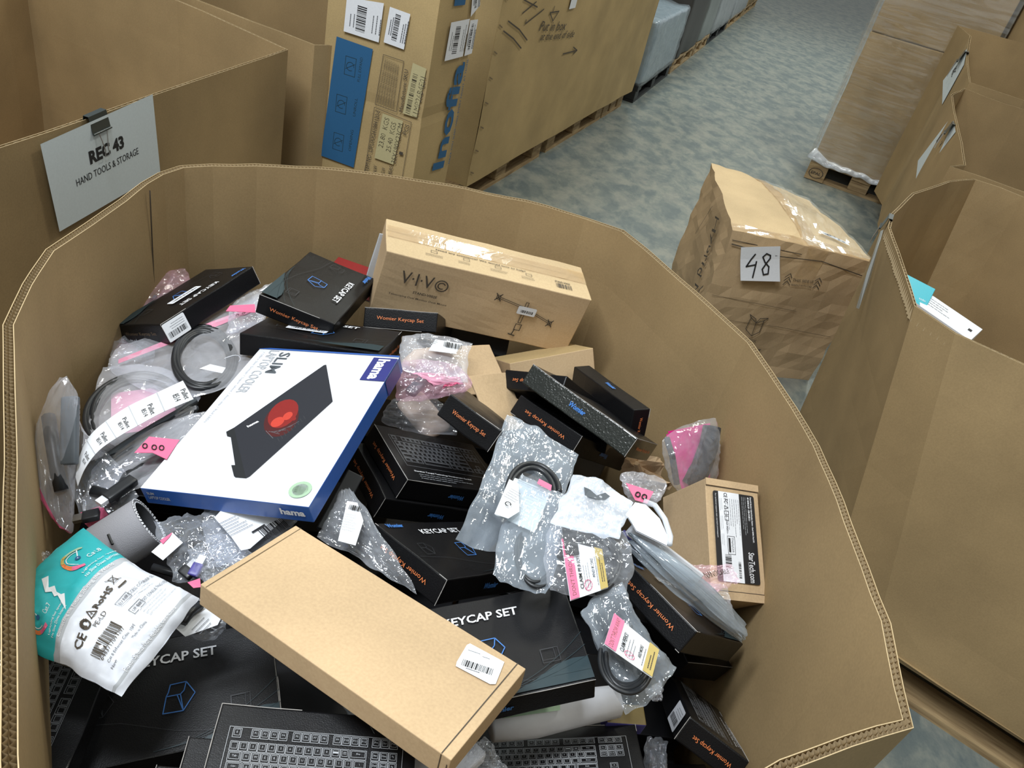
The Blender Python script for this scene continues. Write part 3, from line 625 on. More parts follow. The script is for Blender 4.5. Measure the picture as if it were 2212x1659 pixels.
lab([(893, 145), (1017, 120), (970, 370), (848, 402)], RX, Rf, 5); lab([(1020, 130), (1072, 124), (1030, 350), (980, 368)], RX, Rf, 6); lab([(1035, -40), (1085, -45), (1085, 30), (1022, 108)], RX, Rf, 7)
# ================================================================= long carton on two pallets along the aisle
A = Vector((-.49, 3.86, .144)); B = Vector((.33, 6.92, .144)); D = (B - A); LN = D.length; D.normalize(); nrm = Vector((D.y, -D.x, 0)); SD = -nrm * 1.05
H2 = 1.75
lc = MB(); P = lambda u, w, z: A + D * u + SD * w + Vector((0, 0, z))
def fA(a, b):
    p = P(a * LN, 0, b * H2); return p + nrm * (.03 * math.sin(b * 2.6) * math.sin(a * 3.14)) + noise.noise_vector(p * 2.1) * .012
gridface(fA, 'kraft_tan', lc, 40, 30); gridface(lambda a, b: P(0, 1 - a, b * H2), 'kraft_tan', lc, 6, 10); gridface(lambda a, b: P(LN, a, b * H2), 'kraft_tan', lc, 6, 10); gridface(lambda a, b: P((1 - a) * LN, 1, b * H2), 'kraft_tan', lc, 6, 4); gridface(lambda a, b: P(a * LN, b, H2), 'kraft_tan', lc, 6, 4)
def fx_(x, y, h):
    p = fA(min(1, max(0, x / LN)), min(1, max(0, y / H2))); return p + nrm * (h + .004)
def FX(px, py):
    p = onplane(px, py, A, nrm); return ((p - A).dot(D), p.z - A.z)
k = Ink()
for st in (((1375, 0), (1450, 45)), ((1445, 10), (1365, 90)), ((1490, 55), (1380, 160)), ((1380, 160), (1385, 135)), ((1280, 140), (1345, 200), (1390, 270)), ((1250, 205), (1310, 260), (1355, 325)), ((1560, 30), (1550, 65)), ((1530, 75), (1590, 62), (1550, 130), (1530, 75)), ((1615, 352), (1710, 325)), ((1685, 305), (1712, 325), (1685, 350))):
    k.line([FX(*z2(*p)) for p in st], .007, 'ink_dark')
for tx, p0, p1, hh in (('Put in box', (1470, 170), (1640, 160), .05), ('at the end of side', (1475, 240), (1690, 215), .04)):
    a, b = FX(*z2(*p0)), FX(*z2(*p1)); k.text(tx, (a[0] + b[0]) / 2, (a[1] + b[1]) / 2, math.hypot(a[0] - b[0], a[1] - b[1]), hh, 'ink_dark', rot=math.atan2(b[1] - a[1], b[0] - a[0]), shear=.2)
for i in range(14): # staple dents along the near corner
    k.line([(.012, .08 + i * .118), (.05, .065 + i * .118)], .006, 'ink_brownfade')
k.put(lc, fx_, .001)
olc = lc.build('long_cardboard_box', label='very long tan carton with handwriting standing on two pallets beside the aisle', cat='box')
m = MB(); k = Ink(); a = FX(1228, 2); k.rect(a[0], a[1] + .03, .10, .12, 'label_white').rect(a[0], a[1] + .02, .06, .03, 'violet'); k.put(m, fx_, .004); m.build('label', olc)
m = MB(); a = FX(1470, 0); k = Ink(); k.rect(a[0] - .05, a[1] + .10, .35, .26, 'label_white'); m.add([P(LN - .12, -.02, 1.3), P(LN + .28, -.02, 1.3), P(LN + .28, -.02, 1.62), P(LN - .12, -.02, 1.62)], [(0, 1, 2, 3)], 'paper_white')
ang = math.atan2(D.y, D.x)
for i, (u, lb_) in enumerate(((.60, 'near wooden pallet under the very long tan carton'), (1.95, 'middle wooden pallet under the very long tan carton'), (3.0, 'farthest of the wooden pallets under the very long tan carton'))):
    c = A + D * (u if i < 2 else 2.86) + SD * .42; euro_pallet((c.x, c.y, 0), ang, lb_, (1.28, 1.2, .55)[i], .8)
# ================================================================= row of loaded pallets farther up the aisle
Q0 = Vector((.42, 7.05, 0)); Q1 = Vector((3.03, 18.7, 0)); DQ = (Q1 - Q0).normalized(); NQ = Vector((-DQ.y, DQ.x, 0)); aq = math.atan2(DQ.y, DQ.x)
def load(u0, u1, mat, label, H=1.7, pal='pine_board', plabel='', wrap=None, z0=.144, setb=0.0, body='wrapped_load'):
    c = Q0 + DQ * (u0 + u1) / 2 + NQ * (.55 + setb); L_ = u1 - u0
    euro_pallet((c.x, c.y, 0), aq, plabel, L_, 1.0, .144, pal)
    m = MB(); soft_box(m, (L_ * .97, 1.0, H - z0), mat, None, 8, .02, .02, seed=u0)
    o = m.build(body, M=Matrix.Translation((c.x, c.y, (H + z0) / 2)) @ Matrix.Rotation(aq, 4, 'Z'), label=label, cat='load', smooth=True)
    if wrap:
        w = MB(); soft_box(w, (L_ * .97 + .03, 1.03, H - z0 + .03), wrap, None, 10, .03, .018, seed=u0 + 2); w.build('stretch_wrap', o, smooth=True)
    return o
load(0.05, 1.60, 'wrap_blue', 'bluish film-wrapped load just beyond the long tan carton', pal='pallet_black', plabel='black plastic pallet under the bluish wrapped load', wrap='film_slate', H=.66)
load(1.70, 3.0, 'crate_dark', 'near-black load just beyond the bluish wrapped one', plabel='small wooden pallet under the near-black load', H=1.5)
load(3.1, 4.1, 'wrap_grey', 'dark grey load on the aisle row behind the near-black one', plabel='wooden pallet under the dark grey load', H=1.7)
load(4.15, 5.9, 'wrap_grey', 'shiny film-wrapped grey load in the middle of the aisle row', pal='pallet_black', plabel='black pallet under the shiny wrapped grey load', wrap='film_milky', H=1.7)
load(6.0, 8.0, 'wrap_grey', 'far grey load in shiny film on a pale pallet', plabel='pale wooden pallet under the far grey load', wrap='film_milky', H=1.8)
load(8.1, 10.2, 'kraft_board', 'farthest brown load of the aisle row', plabel='farthest wooden pallet of the aisle row', H=1.8)
# ================================================================= stretch wrapped stack on the EPAL pallet
C0 = Vector((1.76, 6.24, 0)); DX = Vector((.95, -.30, 0)).normalized(); DY = Vector((.30, .95, 0)).normalized(); ax = math.atan2(DX.y, DX.x)
cpl = C0 + DX * .4 + DY * .62
ep = euro_pallet((cpl.x, cpl.y, 0), ax, 'wooden pallet with a burnt oval stamp under the stretch-wrapped stack', .8, 1.2)
k = Ink(); k.arc(0, 0, .052, 0, 360, .006, 'ink_dark', 22); k.text('EPAL', 0, 0, .075, .030, 'ink_dark', bold=.02)
k.items = [([(x, y * .72) for x, y in vs], fs, mt) for vs, fs, mt in k.items]
m = MB(); k.put(m, lambda x, y, h: Vector((-.4 + .0725 + x, -.6 - .012 - h, .061 + y * 1.0)), .001); st = m.build('brand_stamp', ep)
pb = MB(); add_box(pb, (-.4 + .0725, -.605, .066), (.145, .012, .122), 'pine_board'); pb.build('end_board', ep)
WS = .80
def stack_box(z0, z1, label, seed, w=WS):
    m = MB(); soft_box(m, (w - .02, 1.16, z1 - z0), 'kraft_board', None, 8, .008, .004, seed=seed); c = cpl + DX * ((w - WS) / 2)
    m.build('cardboard_box', M=Matrix.Translation((c.x, c.y, (z0 + z1) / 2)) @ Matrix.Rotation(ax, 4, 'Z'), label=label, cat='box')
stack_box(.146, 1.08, 'large brown carton at the bottom of the stretch-wrapped stack', 3); stack_box(1.085, 2.0, 'large brown carton on top in the stretch-wrapped stack', 4)
w = MB(); soft_box(w, (WS + .04, 1.22, 1.9), 'stretch_film', None, 26, .02, .010, seed=9); ow_ = w.build('stretch_film', M=Matrix.Translation((cpl.x, cpl.y, 1.075)) @ Matrix.Rotation(ax, 4, 'Z'), label='clear stretch film wound around the two stacked brown cartons', cat='film', smooth=True)
sf = MB(); nz_, nx_ = 230, 30
def pleat(P0_, P1_):
    P0_, P1_ = Vector(P0_), Vector(P1_); d_ = (P1_ - P0_); nn_ = Vector((d_.y, -d_.x, 0)).normalized(); vs = []
    for j in range(nz_ + 1):
        for i in range(nx_ + 1):
            u = i / nx_; z = -.93 + 1.86 * j / nz_; p = P0_ + d_ * u + Vector((0, 0, z)); L_ = d_.length
            s = noise.noise(Vector((u * L_ * 3.2 + z * .6, z * 26, P0_.x))) + .6 * noise.noise(Vector((u * L_ * 7, z * 60 + u * 2, 4)))
            k_ = .35 + 1.0 * max(0, noise.noise(Vector((u * 2.2, z * 2.1, 7))) + .25); vs.append(p + nn_ * (.012 + .012 * s * k_))
    sf.add(vs, [(j * (nx_ + 1) + i, j * (nx_ + 1) + i + 1, (j + 1) * (nx_ + 1) + i + 1, (j + 1) * (nx_ + 1) + i) for j in range(nz_) for i in range(nx_)], 'stretch_film')
pleat((-WS / 2 - .02, -.61, 0), (WS / 2 + .02, -.61, 0)); pleat((-WS / 2 - .02, .61, 0), (-WS / 2 - .02, -.61, 0)); sf.build('pleated_layer', ow_, smooth=True)
bn = MB(); pts = []
for i in range(70):
    a = i / 69; x = -WS / 2 - .02 + a * (WS * 1.0); nz = noise.noise(Vector((a * 14, 0, 1)))
    pts.append(Vector((x, -.61 - .012 - abs(nz) * .012, .150 - 1.075 + .02 * noise.noise(Vector((a * 9, 3, 0))) + .05 * math.exp(-a * 9))))
tube(bn, pts, lambda t: .020 + .028 * math.exp(-t * 8), 'film_white', 7); bn.build('bunched_hem', ow_, smooth=True)
c = cpl + DX * 1.05 + DY * .10
m = MB(); soft_box(m, (1.18, .8, 1.8), 'kraft_board', None, 6, .01, .005, seed=11); m.build('cardboard_box', M=Matrix.Translation((c.x, c.y, 1.05)) @ Matrix.Rotation(ax, 4, 'Z'), label='plain brown carton right of the stretch-wrapped stack', cat='box')
euro_pallet((c.x, c.y, 0), ax, 'wooden pallet under the plain carton right of the wrapped stack', 1.2, .8)
# ================================================================= black keycap boxes
def pose(name, s=1.0):
    t, X, Y, d = POSE[name]; t = CAM + (Vector(t) - CAM) * s
    return basis(t, X, Y), tuple(c * s for c in d)
def keys2d(k, cx, cy, w, h, mat, th, letters=True):
    k.frame(cx, cy, w, h, th, mat)
    U = w * .96 / 18.6; x0 = cx - w * .48; y0 = cy + h * .42; rows = [
        [(0, 1), (2, 1), (3, 1), (4, 1), (5, 1), (6.5, 1), (7.5, 1), (8.5, 1), (9.5, 1), (11, 1), (12, 1), (13, 1), (14, 1), (15.4, 1), (16.4, 1), (17.4, 1)],
        [(i, 1) for i in range(13)] + [(13, 2), (15.4, 1), (16.4, 1), (17.4, 1)],
        [(0, 1.5)] + [(1.5 + i, 1) for i in range(12)] + [(13.5, 1.5), (15.4, 1), (16.4, 1), (17.4, 1)],
        [(0, 1.75)] + [(1.75 + i, 1) for i in range(11)] + [(12.75, 2.25)],
        [(0, 2.25)] + [(2.25 + i, 1) for i in range(10)] + [(12.25, 2.75), (16.4, 1)],
        [(0, 1.25), (1.25, 1.25), (2.5, 1.25), (3.75, 6.25), (10, 1.25), (11.25, 1.25), (12.5, 1.25), (13.75, 1.25), (15.4, 1), (16.4, 1), (17.4, 1)]]
    rh = h * .86 / 6.3; L_ = ['E,F1,F2,F3,F4,F5,F6,F7,F8,F9,F10,F11,F12,Prt,Scr,Pau'.split(','), '` 1 2 3 4 5 6 7 8 9 0 - = Bksp Ins Hm Pg'.split(), 'Tab Q W E R T Y U I O P [ ] \\ Del End Pg'.split(), 'Caps A S D F G H J K L ; \' Enter'.split(), 'Shift Z X C V B N M , . / Shift ^'.split(), 'Ctrl Win Alt _ Alt Fn Mn Ctrl < v >'.split()]
    for r, row in enumerate(rows):
        y = y0 - (r + (.3 if r else 0)) * rh
        for q, (u, kw) in enumerate(row):
            x = x0 + (u + kw / 2) * U; k.frame(x, y, kw * U * .90, rh * .90, th, mat); k.frame(x, y + rh * .05, kw * U * .90 - U * .28, rh * .58, th * .8, mat)
            if letters and q < len(L_[r]) and L_[r][q] not in '_,.`\'': k.text(L_[r][q], x, y + rh * .08, None, rh * .20, 'ink_lightgrey')
def womier(k, x, y, w, mat='ink_blue', rot=0): k.text('Womier', x, y, w, w * .27, mat, rot=rot, bold=.035, shear=.15)
def capicon(k, x, y, s, mat, th):
    # a keycap in outline
    A = (-.75, -.95); B_ = (.45, -1.0); C = (-.55, .15); D_ = (.30, .15); E_ = (-.05 - .25, .92); F_ = (.66, .95); G = (1.18, .08)
    A, B_, C, D_, E_, F_, G = [(x + a * s, y + b * s) for a, b in (A, B_, C, D_, E_, F_, G)]
    k.line([A, C, (C[0] + .12 * s, C[1] + .25 * s), E_, F_, G, B_, A], th, mat).line([C, D_, B_], th, mat).line([D_, (D_[0] + .22 * s, D_[1] + .22 * s), F_], th, mat).line([(D_[0] - .20 * s, D_[1]), B_], th, mat)
def front_ink(d, letters=True):
    w, h = d[0], d[1]; k = Ink()
    for i, f in enumerate((1.0, .7, .45)):   # the printed wave
        k.line([(w * (-.1 + .6 * t), h * (-.46 + .42 * f * t * t)) for t in [q / 10 for q in range(11)]], .0006, 'ink_teal')
    k.poly([(w * .06, -h * .48), (w * .20, -h * .40), (w * .32, -h * .30), (w * .42, -h * .27), (w * .495, -h * .28), (w * .495, -h * .48)], 'ink_teal')
    k.line([(-w * .49, -h * .12), (-w * .25, -h * .18), (0, -h * .33), (w * .2, -h * .40), (w * .49, -h * .40)], .0005, 'ink_ghost')
    womier(k, -w * .37, h * .43, w * .15)
    k.text('KEYCAP SET', 0, h * .30, w * .41, h * .085, 'ink_white', bold=.02)
    capicon(k, 0, -h * .055, h * .125, 'ink_blue', .0013); capicon(k, -w * .36, 0, h * .10, 'ink_ghost', .0007)
    k.frame(w * .31, -h * .20, h * .15, h * .13, .0007, 'ink_ghost').frame(w * .30, -h * .19, h * .11, h * .10, .0006, 'ink_ghost')
    return k
def back_ink(d, th=.0005, letters=True, mat='ink_mid'):
    w, h = d[0], d[1]; k = Ink(); keys2d(k, -w * .0, h * .04, w * .86, h * .56, mat, th, letters)
    k.text('Shenzhen Tongtai Technology Development Co.,Ltd', -w * .12, -h * .33, w * .55, h * .03, 'ink_white', bold=.02)
    k.scribble(-w * .12, -h * .375, w * .5, 3, h * .035, 'ink_lightgrey', .0009, seed=5); k.text('CE RoHS', w * .32, -h * .43, w * .10, h * .022, 'ink_white'); return k
def end_ink(h, t, mat='ink_orange'): return Ink().text('Womier Keycap Set', 0, .0, h * .64, t * .23, mat, bold=.0)
def side_ink(w, t): 
    k = Ink(); womier(k, w * .0, .001, w * .15); k.text('www.womierkeyboard.com', w * .0, -t * .22, w * .14, t * .05, 'ink_teal'); return k
def keycap_box(name, label, faces, s=1.0, T=None, seed=1, side='black_side', sticker=None, crump=.0014, worn=(), endcol='ink_orange', group='black keyboard accessory boxes in the bin', key='ink_mid', bulge=0, M=None, d=None):
    if M is None: M, d = pose(name, s)
    if T: d = (d[0], d[1], T)
    mb = MB(); soft_box(mb, d, 'black_print', side, 9, .0022, crump, seed, bulge=bulge); hx, hy, hz = d[0] / 2, d[1] / 2, d[2] / 2
    h0 = .0012 + crump * .4 + abs(bulge)
    if 'f' in faces: front_ink(d).put(mb, face_fn((0, 0, hz), (1, 0, 0), (0, 1, 0)), h0)
    if 'b' in faces: back_ink(d, mat=key, letters='L' in faces).put(mb, face_fn((0, 0, -hz), (-1, 0, 0), (0, 1, 0)), h0)
    if 'r' in faces: end_ink(d[1], d[2], endcol).put(mb, face_fn((hx, 0, 0), (0, 1, 0), (0, 0, 1)), h0)
    if 'l' in faces: end_ink(d[1], d[2], endcol).put(mb, face_fn((-hx, 0, 0), (0, 1, 0), (0, 0, -1)), h0)
    if 'u' in faces: side_ink(d[0], d[2]).put(mb, face_fn((0, hy, 0), (1, 0, 0), (0, 0, -1)), h0)
    if 'd' in faces: side_ink(d[0], d[2]).put(mb, face_fn((0, -hy, 0), (1, 0, 0), (0, 0, 1)), h0)
    for (a, b) in worn:   # whitened board edges
        a = Vector((a[0] * hx, a[1] * hy, a[2] * hz)); b = Vector((b[0] * hx, b[1] * hy, b[2] * hz)); c = (a + b) / 2
        P = []
        for i in range(13):
            p = a.lerp(b, i / 12); p += noise.noise_vector(p * 14 + Vector((seed * 3.1, seed * 1.7, seed))) * crump; P.append(p * .9985)
        tube(mb, P, lambda t, q=seed: .00045 + .0004 * abs(noise.noise(Vector((t * 17, q, 0)))), 'worn_edge', 5)
    o = mb.build('keycap_box', M=M, label=label, cat='box', group=None)
    for (fc, x, y, w, h, rot) in (sticker or []):
        sb = MB(); k = Ink(); k.rrect(0, 0, w, h, .003, 'label_white'); k.bars(0, h * .18 if h > .02 else 0, w * .8, h * .30, 'ink_black', n=30)
        if h > .02: k.scribble(0, -h * .08, w * .8, 3, h * .12, 'ink_grey', .0007)
        R2 = Matrix.Rotation(rot, 2); k.items = [([tuple(R2 @ Vector(v)) for v in vs], fs, mt) for vs, fs, mt in k.items]
        F = {'f': face_fn((x * hx, y * hy, hz), (1, 0, 0), (0, 1, 0)), 'u': face_fn((x * hx, hy, y * hz), (-1, 0, 0), (0, 0, 1)), 'b': face_fn((x * hx, y * hy, -hz), (-1, 0, 0), (0, 1, 0)), 'uu': face_fn((x * hx, hy, y * hz), (1, 0, 0), (0, 0, -1))}[fc]
        k.put(sb, F, h0 + .0009); sb.build('barcode_label', o)
    return o
keycap_box('Ka', 'black box with two white barcode stickers lying by the left wall of the bin', 'fr', .98, seed=2, endcol='ink_brownfade', sticker=[('f', .05, .10, .075, .020, 3.14), ('u', .80, .0, .052, .036, 3.14)], worn=[((-1, 1, 1), (-1, 1, -1)), ((1, 1, 1), (1, 1, -1)), ((1, 1, 1), (.5, 1, 1))])
keycap_box('Kb', 'black box with blue keycap outline, its corner resting against the back wall of the bin', 'fr', 1.0, seed=3, bulge=.003, worn=[((1, -1, 1), (1, .6, 1))], endcol='ink_orange')
keycap_box('Kc', 'black box with a narrow white sticker, tucked behind the white and blue laptop cooler box', 'fr', 1.03, seed=4, sticker=[('f', -.22, -.12, .078, .020, 0)], worn=[((1, .7, 1), (1, 1, 1))], bulge=.002)
keycap_box('Ke', 'black box showing only its end with orange lettering, just below the long brown carton', 'r', 1.0, seed=5, worn=[((1, -1, 1), (1, 1, 1)), ((1, -1, -1), (1, .6, -1))])
keycap_box('Kn', 'black box with a keyboard layout drawing facing up, in the middle of the heap', 'brd', 1.0, seed=6, worn=[((1, -1, -1), (1, -1, 1)), ((1, -1, -1), (.2, -1, -1)), ((1, 1, -1), (1, -1, -1))], endcol='ink_orange')
M_, d_ = pose('Kn'); R3_ = M_.to_3x3(); nn = R3_ @ Vector((0, 0, 1)); xx = R3_ @ Vector((1, 0, 0)); yy = R3_ @ Vector((0, 1, 0))
keycap_box('Kp', 'black box directly beneath the one with the keyboard layout drawing', 'rd', seed=7, worn=[((1, -1, -1), (1, -1, 1))], M=basis(M_.translation + nn * .043 + xx * .018 - yy * .004, xx + yy * .03, yy), d=d_)
keycap_box('Km', 'black box with white lettering and an orange-lettered end, right of the tapering clear bag', 'fld', 1.02, seed=8, worn=[((-1, -1, 1), (-1, -1, -1)), ((-1, 1, 1), (-1, .9, 1)), ((-1, -1, 1), (-1, -.8, 1))])
keycap_box('Kq', 'black box with a bulging crushed lid, left of the glossy textured box', 'l', 1.0, seed=9, bulge=.004, crump=.0022, endcol='ink_orange', worn=[((-1, 1, -1), (-1, 1, 1)), ((-1, 0, -1), (-1, .9, -1))])
keycap_box('Kr', 'black box with upside-down orange lettering, below the textured glossy black box', 'rbd', 1.03, seed=10, worn=[((1, -1, -1), (1, -1, 1)), ((1, 1, 1), (1, .8, 1))])
keycap_box('Ks', 'glossy textured black box leaning diagonally, blue lettering along its long side', 'dr', 1.0, seed=11, side='black_film', endcol='ink_orange', worn=[((1, -1, 1), (1, -1, -1)), ((-1, -1, 1), (1, -1, 1)), ((1, -1, 1), (1, 1, 1))])
keycap_box('Kt', 'black box on edge against the back right wall, behind the glossy textured box', 'dr', 1.0, seed=12, worn=[((1, -1, 1), (1, -.6, 1))], endcol='ink_orange')
keycap_box('Kv', 'black box poking out left of the glossy textured box, before the plain tan carton', 'br', 1.0, seed=13)
keycap_box('Kw', 'black box with orange lettering under the stack of flat grey bags', 'lf', 1.0, seed=14, worn=[((-1, -1, 1), (-1, .3, 1)), ((-1, -1, 1), (-.9, -1, 1)), ((-1, -.9, -1), (-1, -1, -1))])
keycap_box('Kx', 'black box in shadow beneath the box under the flat grey bags', '', 1.0, seed=15, worn=[((-1, -1, 1), (1, -1, 1))])
keycap_box('Ky', 'black box with white barcode label standing steeply in the bottom right corner of the heap', 'brL', 1.0, seed=16, sticker=[('uu', .58, .0, .070, .033, 3.14)], worn=[((1, 1, -1), (1, 1, 1)), ((-.2, -.97, -1), (1, -.97, -1))], endcol='ink_orange')
keycap_box('K1', 'large-looking black box with blue keycap outline, half under the blank brown box', 'fd', 1.01, seed=17, worn=[((1, 1, 1), (1, .9, 1)), ((-1, -1, 1), (1, -1, 1))])
keycap_box('Kf', 'black box at lower left, its lettering partly under the teal and white pouch', 'f', 1.08, seed=18, worn=[((1, -.1, 1), (1, -.9, 1))])
keycap_box('Kal', 'black box with white-outlined keyboard drawing at the bottom edge left of centre', 'bL', .95, seed=19, side='black_film', key='ink_lightgrey', worn=[((1, 1, -1), (1, -1, -1)), ((1, 1, -1), (.2, 1, -1))])
keycap_box('Kbe', 'black box with white-outlined keyboard drawing at the bottom edge right of centre', 'bL', 1.0, seed=20, key='ink_lightgrey', worn=[((-1, 1, -1), (0, 1, -1)), ((-1, 1, -1), (-1, .8, -1))])
M_, d_ = pose('Kal', .95); R3_ = M_.to_3x3(); nn = R3_ @ Vector((0, 0, 1)); xx = R3_ @ Vector((1, 0, 0)); yy = R3_ @ Vector((0, 1, 0))
for i, (ox, oy, lb_) in enumerate(((.030, -.020, 'glossy black box directly beneath the left bottom keyboard-drawing box'), (.062, -.035, 'glossy black box second beneath the left bottom keyboard-drawing box'), (.092, -.050, 'lowest of the glossy black boxes stacked at the bottom left'))):
    keycap_box('', lb_, 'ur' if i == 0 else 'u', seed=30 + i, side='black_film', worn=[((1, 1, -1), (1, -1, -1)), ((1, 1, 1), (1, 1, -1))], M=basis(M_.translation + nn * .0425 * (i + 1) + xx * ox + yy * oy, xx, yy), d=d_)
# the box at far left shows its keyboard drawing turned by 90 degrees
c = at(60, 1560, .705)
keycap_box('', 'black box at the far bottom left with a sideways keyboard drawing', 'b', seed=33, M=basis(c + Vector((-.012, .0, -.02)), (-.2, .98, 0), (.98, .2, 0)), d=(.24, .15, .04))
# right-back dark box whose corner shows between the glossy box and the wall
c = Vector((.168, 1.285, .745))
keycap_box('', 'plain-looking black box wedged between the glossy textured box and the back right one', '', seed=34, M=basis(c, (.93, -.34, .1), (.34, .94, .03)), d=(.125, .12, .037), worn=[((1, 1, 1), (1, 1, -1))])
# deeper layer, glimpsed through the gaps
rg = random.Random(5)
dl = [(-.60, 1.30), (-.33, 1.38), (-.06, 1.42), (.14, 1.46), (-.60, 1.05), (-.33, 1.10), (-.05, 1.12), (.22, 1.12), (-.50, .80), (-.24, .82), (.04, .84), (.30, .86), (-.34, .56), (-.08, .58), (.20, .58), (.36, .66), (.0, .36), (.18, .72), (.40, .52), (.28, .40), (-.16, .70), (.40, 1.10)]
for i, (x, y) in enumerate(dl):
    a = rg.uniform(-.25, .25); z = .50 + .03 * rg.random()
    keycap_box('', 'black box buried low in the bin, glimpsed between the things on top', '', seed=40 + i, M=basis((x, y, z - (.02 if i % 2 else 0)), (math.cos(a), math.sin(a), 0), (-math.sin(a), math.cos(a), 0)), d=(.235, .145, .04))['group'] = 'buried black boxes'
for i in range(5):
    for j in range(8):
        x, y = -.62 + i * .25, .36 + j * .158
        if (i == 4 and (j in (0, 7, 6))) or (i == 0 and j in (0, 1, 2)) or (i == 3 and j == 7) or (i == 1 and j == 0): continue
        a = rg.uniform(-.02, .02)
        keycap_box('', 'black box buried low in the bin, glimpsed between the things on top', '', seed=80 + i * 8 + j, M=basis((x - (.06 if i == 4 else 0), y, .41 + .01 * rg.random()), (math.cos(a), math.sin(a), 0), (-math.sin(a), math.cos(a), 0)), d=(.24, .15, .04))['group'] = 'buried black boxes'
# ================================================================= other boxes in the bin
M, d = pose('hama', .975)
hb = MB(); soft_box(hb, d, 'carton_white', 'carton_blue', 6, .0015, .0004, 3); w, h, t = d; k = Ink()
k.rect(0, h / 2 - .0018, w, .004, 'carton_blue').poly([(w * .5, h * .5), (w * .5, h * .30), (w * .435, h * .305), (w * .40, h * .34), (w * .41, h * .47), (w * .41, h * .5)][:0] or [(w * .335, h * .475), (w * .335, h * .295), (w * .5, h * .295), (w * .5, h * .475)], 'carton_navy')
k.text('hama', w * .415, h * .385, .058, .022, 'ink_white', rot=-math.pi / 2, bold=.04).text('SLIM', -w * .285, h * .385, .062, .021, 'rubber_grey', rot=-math.pi / 2, bold=.01).text('LAPTOP COOLER', -w * .375, h * .31, .125, .019, 'ink_lightgrey', rot=-math.pi / 2)
k.text('/ Ultra Slim Design / Super silent / Anti-slip / Red LEDs', -w * .445, h * .19, .20, .006, 'ink_lightgrey', rot=-math.pi / 2)
Hh = lambda u, v: (u * w / 2, v * h / 2)
# cooler drawing, unit coordinates measured on the panel
def hp(px, py):
    N3 = M.to_3x3() @ Vector((0, 0, 1)); o = M @ Vector((0, 0, t / 2)); p = M.inverted() @ onplane(px, py, o, N3); return (p.x, p.y)
k.poly([hp(705, 789), hp(719, 868), hp(540, 1030), hp(532, 1034), hp(506, 925), hp(700, 790)], 'cooler_black').poly([hp(489, 934), hp(506, 925), hp(532, 1034), hp(508, 1032), hp(509, 1010), hp(499, 945), hp(491, 943)], 'rubber_black').poly([hp(500, 1006), hp(520, 1006), hp(532, 1034), hp(506, 1030)], 'rubber_black')
def ell(c, rx, ry, rot, n=22):
    return [(c[0] + rx * math.cos(a) * math.cos(rot) - ry * math.sin(a) * math.sin(rot), c[1] + rx * math.cos(a) * math.sin(rot) + ry * math.sin(a) * math.cos(rot)) for a in [2 * math.pi * i / n for i in range(n)]]
def hell(px, py, rx, ry, rot, mat): k.poly([hp(px + rx * math.cos(a) * math.cos(rot) - ry * math.sin(a) * math.sin(rot), py + rx * math.cos(a) * math.sin(rot) + ry * math.sin(a) * math.cos(rot)) for a in [-2 * math.pi * i / 20 for i in range(20)]], mat)
hell(608, 908, 43, 31, -.75, 'cooler_darkred'); hell(612, 895, 38, 25, -.7, 'cooler_red'); hell(600, 913, 16, 9, -.5, 'cooler_redglow'); hell(622, 900, 12, 7, -.6, 'cooler_redglow'); hell(634, 905, 6, 5, 0, 'cooler_red')
for i in range(5): k.line([hp(575 + 6 * i, 932 + i), hp(590 + 14 * i, 948 - 9 * i)], .0009, 'ink_grey')
for i in range(9): k.line([hp(600 + i * 7, 948 - i * 6), hp(604 + i * 7, 955 - i * 6)], .0012, 'ink_ghost')
a, b = hp(537, 922), hp(556, 912); k.text('hama', (a[0] + b[0]) / 2, (a[1] + b[1]) / 2, math.hypot(a[0] - b[0], a[1] - b[1]) * 1.25, .006, 'ink_white', rot=math.atan2(b[1] - a[1], b[0] - a[0]), bold=.05)
c_ = hp(649, 1059); k.poly(ell(c_, .0165, .0165, 0), 'seal_green').poly(ell(c_, .0115, .0115, 0), 'carton_white').text('PLASTIC', c_[0] - .002, c_[1] + .003, .014, .003, 'ink_grey', rot=-1.4).text('FREE', c_[0] - .006, c_[1], .014, .0045, 'ink_grey', rot=-1.4, bold=.03).poly(ell((c_[0] + .005, c_[1]), .005, .0025, .6), 'seal_green')
k.put(hb, face_fn((0, 0, t / 2), (1, 0, 0), (0, 1, 0)), .0012)
k = Ink(); k.text('hama', w * .395, .002, .038, .012, 'ink_white', bold=.04).text('SLIM', -w * .445, .007, .012, .005, 'ink_lightgrey', bold=.03).text('LAPTOP COOLER', -w * .40, -.001, .036, .006, 'ink_lightgrey', bold=.02); k.put(hb, face_fn((0, -h / 2, 0), (1, 0, 0), (0, 0, 1)), .0012)
Ink().rect(-.0, 0, .06, t * .98, 'carton_navy').put(hb, face_fn((w / 2, h * .38, 0), (0, 1, 0), (0, 0, 1)), .0012)
hb.build('laptop_cooler_box', M=M, label='white and blue laptop cooler box with a red-lit pad pictured on its lid', cat='box')
M, d = pose('brown', .92); w, h, t = d
bb = MB(); soft_box(bb, (w, h, t), 'kraft_light', None, 8, .0012, .0006, 5)
k = Ink(); k.rect(w / 2 - .012, 0, .0012, h, 'ink_dark').rect(-w / 2 + .009, 0, .0010, h, 'ink_brownfade'); k.put(bb, face_fn((0, 0, t / 2), (1, 0, 0), (0, 1, 0)), .0007)
k = Ink(); k.rect(w / 2 - .012, 0, .001, t, 'ink_dark').rect(w / 2 - .003, -.004, .0012, t * .7, 'ink_dark'); k.put(bb, face_fn((0, -h / 2, 0), (1, 0, 0), (0, 0, 1)), .0007)
